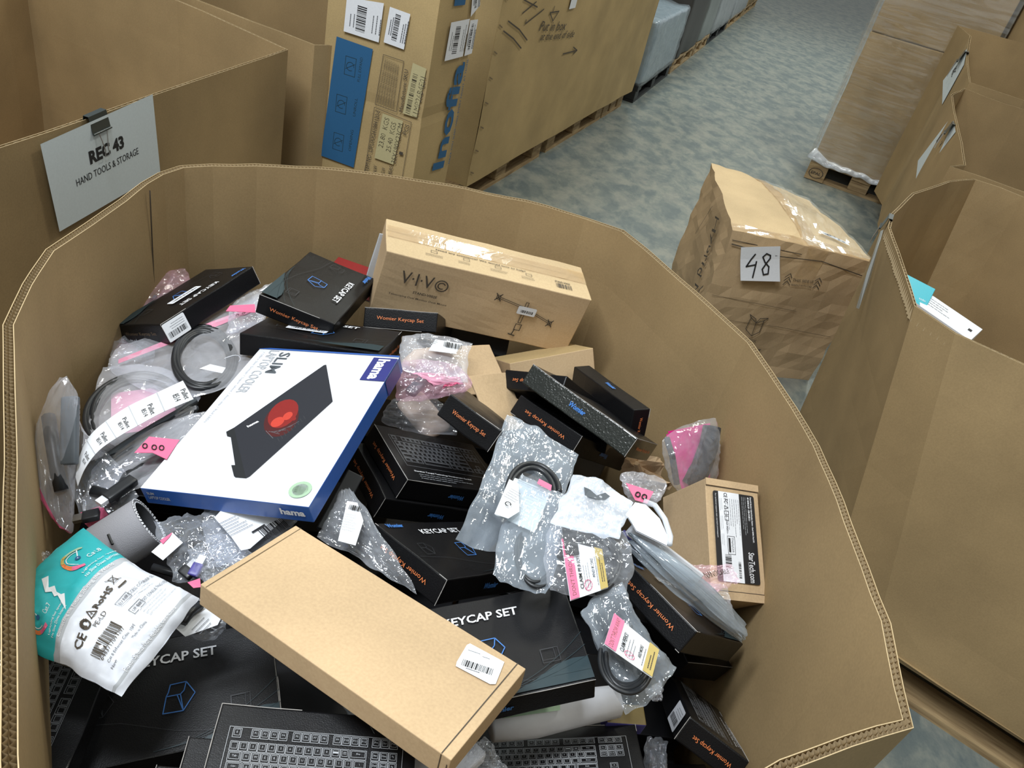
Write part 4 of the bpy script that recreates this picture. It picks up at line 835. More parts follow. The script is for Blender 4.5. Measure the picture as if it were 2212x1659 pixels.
Ink().rect(-h / 2 + .004, 0, .001, t, 'ink_dark').put(bb, face_fn((-w / 2, 0, 0), (0, -1, 0), (0, 0, 1)), .0007)
ob = bb.build('cardboard_box', M=M, label='blank light brown cardboard box lying across the front of the heap', cat='box')
def bp_(px, py):
    N3 = M.to_3x3() @ Vector((0, 0, 1)); o = M @ Vector((0, 0, t / 2)); p = M.inverted() @ onplane(px, py, o, N3); return (p.x, p.y)
k = Ink(); P = [bp_(1015, 1392), bp_(1089, 1432), bp_(1082, 1450), bp_(1070, 1480), bp_(1058, 1480), bp_(984, 1441), bp_(986, 1432), bp_(1008, 1395)]; k.poly(P[::-1], 'label_white')
a, b = bp_(998, 1432), bp_(1062, 1454); r_ = math.atan2(b[1] - a[1], b[0] - a[0]); k.bars((a[0] + b[0]) / 2, (a[1] + b[1]) / 2, math.hypot(b[0] - a[0], b[1] - a[1]), .010, 'ink_black', r_, 30)
a = bp_(1028, 1412); k.scribble(a[0], a[1], .02, 1, .003, 'ink_grey', .0008, r_); a = bp_(1052, 1424); k.scribble(a[0], a[1], .012, 1, .003, 'ink_grey', .0008, r_); a = bp_(1025, 1452); k.scribble(a[0], a[1], .022, 1, .003, 'ink_grey', .0012, r_)
m = MB(); k.put(m, face_fn((0, 0, t / 2), (1, 0, 0), (0, 1, 0)), .0016); m.build('barcode_label', ob)
M, d = pose('vivo', 1.0); w, h, t = d
vb = MB(); soft_box(vb, (w, h, t), 'kraft_pale', 'kraft_light', 8, .002, .0018, 6)
k = Ink(); ww = w; k.text('V·I·V', -w * .33, t * .18, .068, .030, 'ink_dark', bold=.0).arc(-w * .215, t * .17, .013, 0, 360, .0025, 'ink_dark', 18).arc(-w * .215, t * .17, .0075, 30, 300, .0022, 'ink_dark', 12)
k.text('STAND-V002E', -w * .275, -t * .03, .052, .0065, 'ink_dark', bold=.02).text('Telescoping Dual Monitor Desk Mount', -w * .30, -t * .13, .125, .006, 'ink_dark', bold=.01)
# desk mount drawing
def arm(k, x0, y0, x1, y1): 
    k.line([(x0, y0 + .002), (x1, y1 + .002)], .0014, 'ink_dark').line([(x0, y0 - .002), (x1, y1 - .002)], .0014, 'ink_dark')
cx = w * .205; arm(k, cx - .062, .030, cx, .018); arm(k, cx, .018, cx + .062, -.004)
for sx, yy_ in ((-.066, .031), (.066, -.006)):
    for a in (.8, -.8): k.line([(cx + sx - .009 * math.cos(a), yy_ - .012 * math.sin(a)), (cx + sx + .009 * math.cos(a), yy_ + .012 * math.sin(a))], .0022, 'ink_dark')
    k.frame(cx + sx, yy_, .008, .010, .0015, 'ink_dark')
k.frame(cx, .006, .006, .055, .0015, 'ink_dark').frame(cx + .001, -.034, .013, .016, .0018, 'ink_dark').line([(cx - .004, -.042), (cx - .006, -.055)], .0025, 'ink_dark').line([(cx - .013, -.056), (cx + .001, -.058)], .003, 'ink_dark')
k.put(vb, face_fn((0, -h / 2, 0), (1, 0, 0), (0, 0, 1)), .0018)
k = Ink(); k.text('Need any assistance? We would love to help!', -w * .05, -h * .12, .20, .006, 'ink_dark', bold=.02)
for i in range(4): k.frame(-w * .28 + i * w * .155, -h * .20, .013, .008, .0009, 'ink_dark').scribble(-w * .28 + i * w * .155, -h * .29, .038, 2, .005, 'ink_dark', .001, seed=i)
k.text('STAND-V002E', w * .36, -h * .19, .036, .006, 'ink_dark', bold=.02).bars(w * .365, -h * .30, .038, .016, 'ink_dark', n=24)
k.put(vb, face_fn((0, 0, t / 2), (1, 0, 0), (0, 1, 0)), .0018)
ov = vb.build('monitor_mount_box', M=M, label='long brown carton printed with a desk mount drawing, against the back wall of the bin', cat='box')
m = MB(); k = Ink(); k.rrect(0, 0, .042, .021, .003, 'label_white').bars(0, -.002, .028, .007, 'ink_black', n=26); k.put(m, face_fn((cx + .005, -h / 2, .012), (1, 0, .0), (0, 0, 1)), .003); m.build('barcode_label', ov)
m = MB(); Ink().rect(0, h * .12, w * .99, .045, 'tape_clear').put(m, face_fn((0, 0, t / 2), (1, 0, 0), (0, 1, 0)), .0026); m.build('packing_tape', ov)
m = MB(); Ink().rect(0, 0, w, .001, 'ink_brownfade').put(m, face_fn((0, h * .12, t / 2), (1, 0, 0), (0, 1, 0)), .0021); m.build('flap_seam', ov)
M, d = pose('star', .96); w, h, t = d
sb = MB(); soft_box(sb, d, 'kraft_light', None, 6, .0012, .0006, 8); k = Ink(); k.rect(-w / 2 + .012, 0, .001, h, 'ink_dark').rect(w / 2 - .013, 0, .001, h, 'ink_dark'); k.put(sb, face_fn((0, 0, t / 2), (1, 0, 0), (0, 1, 0)), .0008)
os_ = sb.build('docking_station_box', M=M, label='brown box with a black and white product label beside the right wall of the bin', cat='box')
for sx in (-1, 1):
    m = MB(); add_box(m, (sx * (w / 2 - .005), 0, t / 2 + .0012), (.012, h * 1.0, .0024), 'kraft_light'); m.build('lid_flap', os_)
# the label reads along +x seen from the right
k = Ink(); lx, ly = w * .76, h * .78; k.rrect(0, 0, lx, ly, .004, 'ink_black'); k.rect(0, -ly * .12, lx, ly * .50, 'label_white')
k.text('StarTech.com', lx * .32, ly * .335, .050, .0115, 'ink_white', bold=.01).scribble(lx * .36, ly * .25, .03, 1, .003, 'ink_lightgrey', .0006)
k.text('Dual-4K Monitor Hybrid Docking Station - Dual HDMI, Dual DP,', -lx * .22, ly * .41, lx * .52, .0035, 'ink_white', bold=.03).text('4K HDMI & DP - USB-C/USB 3.1', -lx * .34, ly * .35, lx * .27, .0035, 'ink_white', bold=.03).scribble(-lx * .2, ly * .28, lx * .55, 3, .0035, 'ink_lightgrey', .0006)
k.text('For technical support visit: startech.com/support', -lx * .22, -ly * .44, lx * .5, .003, 'ink_white')
for i in range(7): k.scribble(-lx * .22, ly * .10 - i * .0042, lx * .42, 1, .004, 'ink_grey', .0008, seed=i)
k.text('CE FC', -lx * .43, -ly * .20, .018, .007, 'ink_black', bold=.02).line([(-lx * .34, -ly * .24), (-lx * .32, -ly * .15), (-lx * .30, -ly * .24)], .001, 'ink_black', True).frame(-lx * .26, -ly * .20, .006, .008, .001, 'ink_black').frame(-lx * .20, -ly * .20, .007, .007, .001, 'ink_black').text('ISO 9001', -lx * .11, -ly * .20, .020, .004, 'ink_black')
for i in range(3): k.scribble(-lx * .34 + i * lx * .2, -ly * .30, lx * .16, 3, .0032, 'ink_grey', .0005, seed=9 + i)
k.frame(lx * .10, -ly * .13, .030, .014, .0008, 'ink_black').text('DisplayLink', lx * .10, -ly * .10, .024, .005, 'ink_black').rect(lx * .10, -ly * .17, .024, .004, 'ink_black').bars(lx * .28, -ly * .22, .022, .012, n=16).bars(lx * .36, ly * .04, .026, .005, n=26)
m = MB(); R2 = Matrix.Rotation(0, 2); k.put(m, face_fn((-w * .02, 0, t / 2), (1, 0, 0), (0, 1, 0)), .0030); m.build('product_label', os_)
M, d = pose('tan', 1.0)
m = MB(); soft_box(m, (d[0], d[1], d[2]), 'kraft_tan', 'kraft_light', 6, .0015, .0008, 9); m.build('cardboard_box', M=M, label='plain tan carton under the right end of the long printed carton', cat='box')
c = at(1022, 815, .735)
m = MB(); soft_box(m, (.10, .12, .06), 'kraft_light', None, 6, .002, .003, 12); m.build('cardboard_box', M=basis(c, (.75, .6, -.1), (-.55, .75, .35)), label='small crushed tan carton behind the pink-tinted bag', cat='box')
m = MB(); soft_box(m, (.11, .12, .004), 'kraft_light', None, 6, .0015, .004, 13); m.build('cardboard_flap', M=basis(at(1078, 868, .77), (.55, .7, -.2), (-.6, .5, .5)), label='loose tan cardboard piece left of the upside-down orange lettering', cat='cardboard')
gm = MB()
def ppaper(a, b): 
    q = at(1345, 1050, .60).lerp(at(1445, 1055, .60), a).lerp(at(1345, 990, .66).lerp(at(1430, 985, .66), a), b); return q + noise.noise_vector(Vector((a * 3, b * 3, 4))) * .022
gridface(ppaper, 'kraft_light', gm, 10, 8); gridface(lambda a, b: ppaper(a, b) - Vector((0, 0, .0012)), 'kraft_light', gm, 10, 8); gm.build('crumpled_kraft_paper', label='crumpled brown paper below the end of the glossy textured box', cat='paper')
# folded card behind the back black box, paper beside the long carton
m = MB(); soft_box(m, (.16, .09, .006), 'cooler_red', 'label_white', 4, .0012, .0006, 4); m.build('red_card_folder', M=basis(at(772, 606, .77), (.95, -.28, .08), (.2, .9, .35)), label='red and white flat packet behind the back black box', cat='packet')
m = MB(); k = Ink(); soft_box(m, (.11, .03, .004), 'ink_lightgrey', None, 6, .0012, .003, 7); m.build('white_label_bag', M=basis(at(817, 560, .86), (.10, .22, .95), (.8, .5, -.1)), label='white printed packet squeezed at the left end of the long printed carton', cat='packet')
m = MB(); soft_box(m, (.20, .10, .02), 'dark_cloth', None, 6, .004, .004, 17); m.build('dark_sleeve', M=basis(at(1010, 715, .70), (.9, .1, -.1), (-.1, .9, .3)), label='dark grey flat sleeve in the shadow below the long printed carton', cat='sleeve')
# ================================================================= bags, pouches, cables
def quad8(P):
    """8-node patch: corners TL TR BR BL then mids top right bottom left; u 0..1 right, v 0..1 down"""
    c = [Vector(p) for p in P[:4]]
    mids = [Vector(p) for p in P[4:]] if len(P) == 8 else [(c[0] + c[1]) / 2, (c[1] + c[2]) / 2, (c[2] + c[3]) / 2, (c[3] + c[0]) / 2]
    def f(u, v):
        x, y = u * 2 - 1, 1 - v * 2; r = Vector((0, 0, 0))
        for p, (a, b) in zip(c, ((-1, 1), (1, 1), (1, -1), (-1, -1))): r += p * (.25 * (1 + a * x) * (1 + b * y) * (a * x + b * y - 1))
        for p, (a, b) in zip(mids, ((0, 1), (1, 0), (0, -1), (-1, 0))): r += p * (.5 * ((1 - x * x) * (1 + b * y) if a == 0 else (1 + a * x) * (1 - y * y)))
        return r
    return f
def bag(name, label, P, mat='film_clear', thick=.012, wr=.005, freq=9, seed=0, n=40, m=36, cat='bag', edge=.004, M=None):
    f = quad8(P); c = f(.5, .5); N = (f(.6, .5) - f(.4, .5)).cross(f(.5, .4) - f(.5, .6)).normalized()
    if N.dot(CAM - c) < 0: N = -N
    size = (f(1, .5) - f(0, .5)).length + (f(.5, 1) - f(.5, 0)).length
    def S(u, v, s, h=0):
        p = f(u, v); e = 16 * u * (1 - u) * v * (1 - v); e = max(0, e) ** .45
        q = Vector((u * freq * .6, v * freq * .6, seed * 2.7 + s * 3)); nz = noise.noise(q * .7) + .3 * noise.noise(q * 2.0)
        rid = .55 * max(0, 1 - abs(noise.noise(Vector((u * freq * .35 + v * 2, v * freq * .8, seed + s * 5)))) * 3) ** 4 + .4 * max(0, 1 - abs(noise.noise(Vector((u * freq * .8, v * freq * .3 - u * 3, seed + s * 9)))) * 4) ** 4
        p = p + N * (s * thick * .5 * e + wr * (nz + rid) * (.35 + .65 * e) + h)
        b = min(u, 1 - u, v, 1 - v)
        if b < .03: p += noise.noise_vector(Vector((u * 6, v * 6, seed))) * edge
        return p
    mb = MB()
    for s in (1, -1):
        vs = [S(i / n, j / m, s) for j in range(m + 1) for i in range(n + 1)]
        fs = [(j * (n + 1) + i, (j + 1) * (n + 1) + i, (j + 1) * (n + 1) + i + 1, j * (n + 1) + i + 1) for j in range(m) for i in range(n)]
        mb.add(vs, fs if s > 0 else [q[::-1] for q in fs], mat)
    o = mb.build(name, label=label, cat=cat, smooth=True)
    # surface map in metres about the middle: x to the right, y up
    ax = (f(1, .5) - f(0, .5)).length; ay = (f(.5, 0) - f(.5, 1)).length
    fn = lambda x, y, h: S(min(1, max(0, .5 + x / ax)), min(1, max(0, .5 - y / ay)), 1, h)
    inner = lambda u, v, h=0: f(u, v) + N * h
    return o, fn, inner, ax, ay, N
def sticker(o, fn, ink, name='label', h0=.0012, label=None):
    # subdivide big base rects so that they follow the film
    mb = MB()
    for i, (vs, fs, mat) in enumerate(ink.items):
        if len(vs) == 4 and len(fs) == 1 and (Vector(vs[0]) - Vector(vs[2])).length > .02 and min((Vector(vs[0]) - Vector(vs[1])).length, (Vector(vs[1]) - Vector(vs[2])).length) > .006:
            q = [Vector(v) for v in vs]; n = 8; P = []
            for b in range(n + 1):
                for a in range(n + 1):
                    p = q[0].lerp(q[1], a / n).lerp(q[3].lerp(q[2], a / n), b / n); P.append(fn(p.x, p.y, h0 + min(i, 14) * 3e-5))
            mb.add(P, [(b * (n + 1) + a, b * (n + 1) + a + 1, (b + 1) * (n + 1) + a + 1, (b + 1) * (n + 1) + a) for b in range(n) for a in range(n)], mat)
        else: mb.add([fn(x, y, h0 + .0004 + min(i, 14) * 3e-5) for x, y in vs], fs, mat)
    p = mb.build(name, o)
    if label: p['label'] = label
    return p
def coil(name, label, inner, cu, cv, ru, rv, turns=4, r=.0028, mat='rubber_black', seed=0, arc=(0, 360), spread=.05, cat='cable', tie=True, h=0.0):
    mb = MB(); rg = random.Random(seed); first = None
    for t in range(turns):
        pts = []; k = 1 + spread * (t - turns / 2) ; n = 44; full = arc == (0, 360)
        dx, dy = rg.uniform(-.02, .02), rg.uniform(-.02, .02)
        for i in range(n if full else n + 1):
            a = math.radians(arc[0] + (arc[1] - arc[0]) * i / n); w = 1 + .03 * math.sin(3 * a + t)
            pts.append(inner(cu + dx + ru * k * w * math.cos(a), cv + dy + rv * k * w * math.sin(a), h + .0016 * ((t * 7) % 3 - 1)))
        tube(mb, pts, r, mat, 7, closed=full)
    o = mb.build(name, label=label, cat=cat, smooth=True)
    if tie:
        tb = MB(); c = inner(cu + ru, cv, h); d = inner(cu + ru * .8, cv, h) - inner(cu + ru * 1.2, cv, h); N = Vector((0, 0, 1)); e = d.normalized()
        tube(tb, [c + e * (.014 * math.cos(a)) + N * (.007 * math.sin(a)) + inner(0, .02 * math.sin(a * 2)) - inner(0, 0) for a in [i * math.pi / 8 for i in range(16)]], .0008, 'ink_white', 5, True); tb.build('twist_tie', o)
    return o
def plug(label, a, b, w=.012, t=.007, mat='rubber_black', tip='metal', cat='connector'):
    a, b = Vector(a), Vector(b); X = (b - a); L_ = X.length; M = basis((a + b) / 2, X, Vector((0, 0, 1)).cross(X)); m = MB(); soft_box(m, (L_, w, t), mat, None, 4, .0018, .0002, 1)
    o = m.build('cable_plug', M=M, label=label, cat=cat, smooth=True)
    m2 = MB(); add_box(m2, (L_ / 2 + .006, 0, 0), (.012, w * .72, t * .6), tip); m2.build('metal_tip', o); return o
A_ = at
# --- left side
B, f, inn, ax_, ay_, N = bag('plastic_bag', 'pinkish plastic bag behind the stickered black box at the left wall', [A_(240, 645, .735), A_(400, 580, .76), A_(440, 660, .72), A_(228, 775, .69), A_(310, 600, .755), A_(420, 620, .73), A_(330, 750, .70), A_(228, 710, .71)], 'film_pink', .03, .006, seed=1)
plug('black adapter plug inside the pinkish bag at the left wall', inn(.3, .55), inn(.55, .35), .025, .015, tip='rubber_grey')
B, f, inn, ax_, ay_, N = bag('plastic_bag', 'large clear bag with coiled black cable left of the laptop cooler box', [A_(262, 745, .735), A_(575, 630, .775), A_(540, 800, .785), A_(255, 810, .735), A_(420, 690, .755), A_(565, 700, .775), A_(400, 860, .755), A_(235, 785, .735)], 'film_milky', .022, .005, seed=2)
sticker(B, f, Ink().poly([(-.12, -.02), (.06, .045), (.13, .055), (.13, .075), (.04, .068), (-.12, .005)][::1], 'pink_soft').text('o o o', .10, .060, .03, .008, 'ink_dark'), 'pink_tape')
coil('coiled_cable', 'coiled black cable in the clear bag left of the laptop cooler box', lambda u, v, h=0: A_(440 + (u - .5) * 100, 775 + (v - .5) * 100, .768) + Vector((0, 0, h)), .5, .5, .62, .62, 8, .0044, seed=3, spread=.028)
m = MB(); Ink().poly([(-.02, -.01), (.02, -.006), (.018, .012), (-.010, .010)], 'label_white').put(m, face_fn(A_(460, 797, .772), (1, 0, 0), (0, 1, 0)), .001); m.build('paper_tag', label='tiny white paper tag inside the coil left of the laptop cooler box', cat='tag')
B, f, inn, ax_, ay_, N = bag('plastic_bag', 'milky bag with a wide cable coil behind the strip of Pallet stickers', [A_(225, 795, .735), A_(430, 830, .75), A_(410, 900, .755), A_(180, 1000, .735), A_(330, 790, .74), A_(430, 870, .75), A_(300, 960, .745), A_(190, 890, .735)], 'film_milky', .018, .005, seed=3)
coil('coiled_cable', 'wide black cable coil behind the strip of Pallet stickers', lambda u, v, h=0: A_(300 + (u - .5) * 100, 905 + (v - .5) * 100, .735) + Vector((0, 0, h)), .5, .5, 1.05, .88, 6, .0044, seed=4, spread=.04)
m = MB(); gridface(lambda a, b: A_(240 + a * 150, 850 + b * 90 - a * 20, .725), 'pink_soft', m, 3, 3); m.build('pink_insert_sheet', label='pale pink sheet inside the milky bag with the wide coil', cat='insert')
# upright bag at the left wall
B, f, inn, ax_, ay_, N = bag('plastic_bag', 'clear bag standing upright against the left wall of the bin', [A_(132, 815, .88), A_(168, 850, .86), A_(160, 1150, .70), A_(92, 1080, .73), A_(150, 820, .88), A_(160, 1000, .78), A_(130, 1140, .70), A_(82, 930, .80)], 'film_milky', .03, .004, seed=4)
sticker(B, f, Ink().poly([(-.05, -.16), (.02, -.17), (.035, -.12), (-.04, -.06)], 'pink_film'), 'pink_strip')
m = MB(); tube(m, [A_(105, 900, .80), A_(112, 950, .79), A_(122, 1010, .77), A_(133, 1060, .75)], .010, 'rubber_black', 8); m.build('cable_bundle', label='black cable bundle in the upright bag at the left wall', cat='cable', smooth=True)
cb = MB(); soft_box(cb, (.10, .024, .012), 'rubber_grey', None, 5, .003, .0002, 2); o = cb.build('cable_connector', M=basis(A_(151, 930, .815), A_(149, 850, .85) - A_(146, 1020, .77), Vector((.8, .2, .3))), label='grey rectangular connector in the upright bag at the left wall', cat='connector', smooth=True)
m = MB()
for i in range(6): add_box(m, (-.005 + i * .008, 0, .0068), (.006, .020, .0012), 'label_white')
m.build('white_pins', o)
B, f, inn, ax_, ay_, N = bag('plastic_bag', 'tall clear bag with pink print right of the upright bag, at the left wall', [A_(150, 860, .80), A_(175, 930, .79), A_(300, 1075, .74), A_(200, 1145, .70), A_(165, 890, .80), A_(250, 1000, .76), A_(240, 1120, .71), A_(150, 1040, .74)], 'film_clear', .02, .005, seed=5)
sticker(B, f, Ink().poly([(-.04, -.10), (.0, -.10), (.0, -.06), (-.03, -.05)], 'pink_film'), 'pink_strip')
B, f, inn, ax_, ay_, N = bag('plastic_bag', 'clear bag of black adapters with a bright pink sticker, below the strip of Pallet stickers', [A_(205, 1010, .745), A_(450, 890, .765), A_(400, 990, .765), A_(180, 1110, .72), A_(330, 925, .76), A_(440, 940, .765), A_(290, 1060, .745), A_(185, 1060, .73)], 'film_milky', .018, .005, seed=6)
def pxink(pts, mat, z, k=None): return [A_(x, y, z) for x, y in pts]
def flat(name, label, pts, z, mat, cat='sticker', extra=None, parent=None, th=.0006):
    m = MB(); P = [A_(p[0], p[1], z if len(p) < 3 else p[2]) for p in pts]; c = sum(P, Vector()) / len(P); N = (P[1] - P[0]).cross(P[2] - P[1]).normalized()
    if N.z < 0: N = -N
    m.add(P, [tuple(range(len(P)))], mat); m.add([p - N * th for p in P], [tuple(range(len(P)))[::-1]], mat)
    if extra: extra(m, c, N)
    o = m.build(name, parent)
    if parent is None: o['label'] = label; o['category'] = cat
    return o
def px_text(t, p0, p1, hh, mat, z, bold=.02):
    def g(m, c, N):
        a, b = A_(*p0, z), A_(*p1, z); X = b - a; w = X.length; X.normalize(); Y = N.cross(X); mid = (a + b) / 2
        Ink().text(t, 0, 0, w, hh, mat, bold=bold).put(m, lambda x, y, h: mid + X * x + Y * y + N * (h + .0012), .0006)
    return g
flat('pink_sticker', '', [(290, 978), (322, 943), (388, 950), (360, 992), (330, 978)], .785, 'pink_film', parent=B)
k = MB()
for (x, y) in ((313, 963), (333, 966), (349, 967)):
    tube(k, [A_(x + 5 * math.cos(a), y + 5 * math.sin(a), .7865) for a in [i * math.pi / 5 for i in range(10)]], .0009, 'ink_black', 5, True)
k.build('printed_rings', B)
m = MB(); tube(m, [A_(200, 1060, .74), A_(250, 1072, .742), A_(275, 1030, .745), A_(310, 1010, .75), A_(350, 990, .75)], .009, 'rubber_black', 8); m.build('cable_bundle', label='black cable bundle in the bag below the strip of Pallet stickers', cat='cable', smooth=True)
plug('long black adapter sticking out of the bag above the rolled mouse mat', A_(290, 1035, .755), A_(228, 1078, .75), .018, .012, tip='white_gloss')
plug('small dark plug at the lower tip of the bag near the left wall', A_(215, 1110, .735), A_(178, 1118, .73), .018, .010)
# strip of stickers curling over the bags
rb = MB(); top = [(395, 822), (335, 850), (280, 876), (235, 905), (195, 940), (172, 985), (163, 1030)]; bot = [(418, 862), (352, 890), (300, 918), (258, 942), (215, 972), (185, 1010), (168, 1050)]
zs = [.785, .793, .797, .795, .79, .78, .765]
def catm(P, t):
    n = len(P) - 1; i = min(n - 1, int(t * n)); f = t * n - i; p0, p1, p2, p3 = P[max(0, i - 1)], P[i], P[i + 1], P[min(n, i + 2)]
    return .5 * ((2 * p1) + (-p0 + p2) * f + (2 * p0 - 5 * p1 + 4 * p2 - p3) * f * f + (-p0 + 3 * p1 - 3 * p2 + p3) * f ** 3)
TP = [A_(*p, z) for p, z in zip(top, zs)]; BP = [A_(*p, z) for p, z in zip(bot, zs)]
def strip(x, y, h): # x 0..1 from the lower left end to the right end, y 0 bottom..1 top
    a, b = catm(TP, 1 - x), catm(BP, 1 - x); p = b.lerp(a, y); return p + Vector((0, 0, .9)) * h
gridface(lambda a, b: strip(a, b, 0), 'label_white', rb, 36, 4); gridface(lambda a, b: strip(a, 1 - b, -.0006), 'paper_white', rb, 36, 4)
for i in range(5):
    c = .16 + i * .185
    for (t_, oy, ox, w_, h_) in (('Pallet', 0, .034, .50, .034), ('8514', 0, -.012, .36, .030)):
        vs2, fs2, a = text2d(t_, .0); ccx = c + ox + .03
        rb.add([strip(min(1, max(0, ccx + b_ * h_)), .36 - a_ * w_, .0012) for a_, b_ in vs2], fs2, 'ink_black')
    if i < 4: rb.add([strip(c + .125 + q, y, .0009) for q, y in ((0, 0), (.006, 0), (.006, 1), (0, 1))], [(0, 1, 2, 3)], 'ink_lightgrey')
rb.build('sticker_strip', label='curling strip of white stickers reading Pallet 8514 lying over the bags', cat='stickers', smooth=True)
dk = MB(); 
for j in range(5): tube(dk, [A_(230 + i * 32, 985 - i * 20 + j * 8, .752 - j * .003) + noise.noise_vector(Vector((i, j, 1))) * .004 for i in range(7)], .006, 'rubber_black' if j % 2 else 'rubber_grey', 6)
dk.build('cable_bundle', label='dark grey cable bundle under the lower edge of the sticker strip', cat='cable', smooth=True)
# rolled mouse mat
rm = MB(); a0, a1 = A_(225, 1190, .70), A_(322, 1128, .735); D3 = (a1 - a0).normalized(); s1 = D3.cross(Vector((0, 0, 1))).normalized(); s2_ = s1.cross(D3)
def ringp(c, r, i, n=28): return c + s1 * (r * math.cos(2 * math.pi * i / n)) + s2_ * (r * math.sin(2 * math.pi * i / n))
for r0_, r1_, mt in ((.040, .040, 'grey_cloth'), (.034, .034, 'dark_cloth')):
    vs = [ringp(a0, r0_, i) for i in range(28)] + [ringp(a1, r1_, i) for i in range(28)]; rm.add(vs, [(i, (i + 1) % 28, 28 + (i + 1) % 28, 28 + i) for i in range(28)], mt)
vs = [ringp(a1, .040, i) for i in range(28)] + [ringp(a1, .034, i) for i in range(28)]; rm.add(vs, [(i, (i + 1) % 28, 28 + (i + 1) % 28, 28 + i) for i in range(28)], 'grey_cloth')
vs = [ringp(a0 + D3 * .02, .034, i) for i in range(28)]; rm.add(vs, [tuple(range(28))], 'dark_cloth')
orm = rm.build('rolled_mouse_mat', label='rolled grey mouse mat with stitched edge above the teal pouch', cat='mouse mat', smooth=True)
for r_ in (.0395, .0345):
    st = MB()
    for i in range(44):
        p = [a1 + D3 * .0012 + s1 * (r_ * math.cos(2 * math.pi * (i + q) / 44)) + s2_ * (r_ * math.sin(2 * math.pi * (i + q) / 44)) for q in (0, .3, .6)]; tube(st, p, .0008, 'label_white', 5)
    st.build('stitching', orm)
lg = MB(); tube(lg, [A_(234, 1155, .755), A_(238, 1165, .754), A_(243, 1176, .752)], .0022, 'rubber_black', 6); lg.build('printed_mark', orm)
# teal pouch
TEAL = [A_(45, 1392, .80), A_(180, 1142, .79), A_(432, 1290, .79), A_(262, 1507, .80), A_(58, 1262, .80), A_(298, 1222, .81), A_(360, 1385, .80), A_(140, 1440, .81)]
def tealbag():
    # here u runs along the reading direction (lower left -> upper right) and v from the teal top edge to the white bottom edge
    return bag('snack_style_pouch', 'puffy teal and white cable pouch with printed speed gauges at lower left', TEAL, 'pouch_white', .040, .006, freq=7, seed=9, n=44, m=40, cat='pouch', edge=.003)
o, f, inn, ax_, ay_, N = tealbag(); o.name = 'cable_pouch'; me = o.data; me.materials.append(MATS['pouch_teal']); me.materials.append(MATS['ink_lightgrey'])
nc = 44
for pi, p in enumerate(me.polygons):
    q = pi % (44 * 40); j = q // 44; v = (j + .5) / 40
    if v < .40: p.material_index = 1
    elif v < .44: p.material_index = 2
    elif .915 < v < .945: p.material_index = 2
k = Ink(); X_ = lambda u: (u - .5) * ax_; Y_ = lambda v: (.5 - v) * ay_
k.rrect(X_(.42), Y_(.045), .034, .006, .0028, 'ink_dark').rect(X_(.42), Y_(.055), .008, .006, 'ink_dark')
k.poly([(X_(.53), Y_(.12)), (X_(.44), Y_(.20)), (X_(.47), Y_(.235)), (X_(.44), Y_(.27)), (X_(.48), Y_(.30)), (X_(.37), Y_(.39)), (X_(.50), Y_(.315)), (X_(.46), Y_(.285)), (X_(.52), Y_(.23)), (X_(.49), Y_(.20)), (X_(.57), Y_(.15))], 'ink_white')
for gx, gy, tt in ((.78, .22, 'Cat.8'), (.22, .22, 'Cat.7')):
    c0_, c1_ = X_(gx), Y_(gy); k.arc(c0_, c1_, .016, 150, 210, .004, 'ink_orange', 8).arc(c0_, c1_, .016, 100, 150, .0035, 'gold', 8).arc(c0_, c1_, .016, 40, 100, .003, 'seal_green', 8).arc(c0_, c1_, .016, 210, 250, .004, 'pink_film', 5).arc(c0_, c1_, .012, 60, 230, .001, 'ink_white').line([(c0_, c1_), (c0_ + .008, c1_ + .012)], .0012, 'ink_white').rrect(c0_, c1_, .006, .006, .0028, 'inofia_blue').text(tt, c0_ + .014, c1_ - .008, .016, .006, 'ink_white')
    k.text('Lightning fast speed', c0_ + .008, c1_ - .022, .045, .0035, 'ink_white').text('No Slow Down Internet', c0_ + .006, c1_ - .028, .045, .0035, 'ink_white')
k.text('Connecting the Future Sharing the World', X_(.5), Y_(.42), ax_ * .74, .006, 'ink_white').text('Faster Speeds More Reliable Connections', X_(.45), Y_(.93), ax_ * .62, .008, 'ink_white')
k.text('CE', X_(.17), Y_(.58), .018, .012, 'ink_dark', bold=.02); k.arc(X_(.31), Y_(.56), .0058, 0, 360, .0022, 'ink_dark', 16).arc(X_(.31), Y_(.56), .004, 20, 230, .003, 'ink_dark', 8)
k.line([(X_(.415) - .0055, Y_(.55) - .004), (X_(.415), Y_(.55) + .006), (X_(.415) + .0055, Y_(.55) - .004)], .0014, 'ink_dark', True).text('4', X_(.415), Y_(.55), .003, .005, 'ink_dark').text('PE-LD', X_(.40), Y_(.615), .022, .0055, 'ink_dark').text('RoHS', X_(.565), Y_(.55), .031, .008, 'ink_dark', bold=.035)
k.frame(X_(.735), Y_(.52), .006, .009, .0008, 'ink_dark').line([(X_(.735) - .006, Y_(.52) - .006), (X_(.735) + .006, Y_(.52) + .006)], .0008, 'ink_dark').line([(X_(.735) - .006, Y_(.52) + .006), (X_(.735) + .006, Y_(.52) - .006)], .0008, 'ink_dark').rect(X_(.735), Y_(.585), .013, .002, 'ink_dark')
k.bars(X_(.27), Y_(.72), .045, .014, 'ink_dark', n=34).text('6483717091297', X_(.27), Y_(.765), .044, .0048, 'ink_dark').text('Cat 8 Ethernet Cable  15M', X_(.30), Y_(.81), .050, .0035, 'ink_grey').text('Made in China', X_(.45), Y_(.85), .026, .0035, 'ink_grey').text('New', X_(.14), Y_(.85), .009, .0035, 'ink_grey')
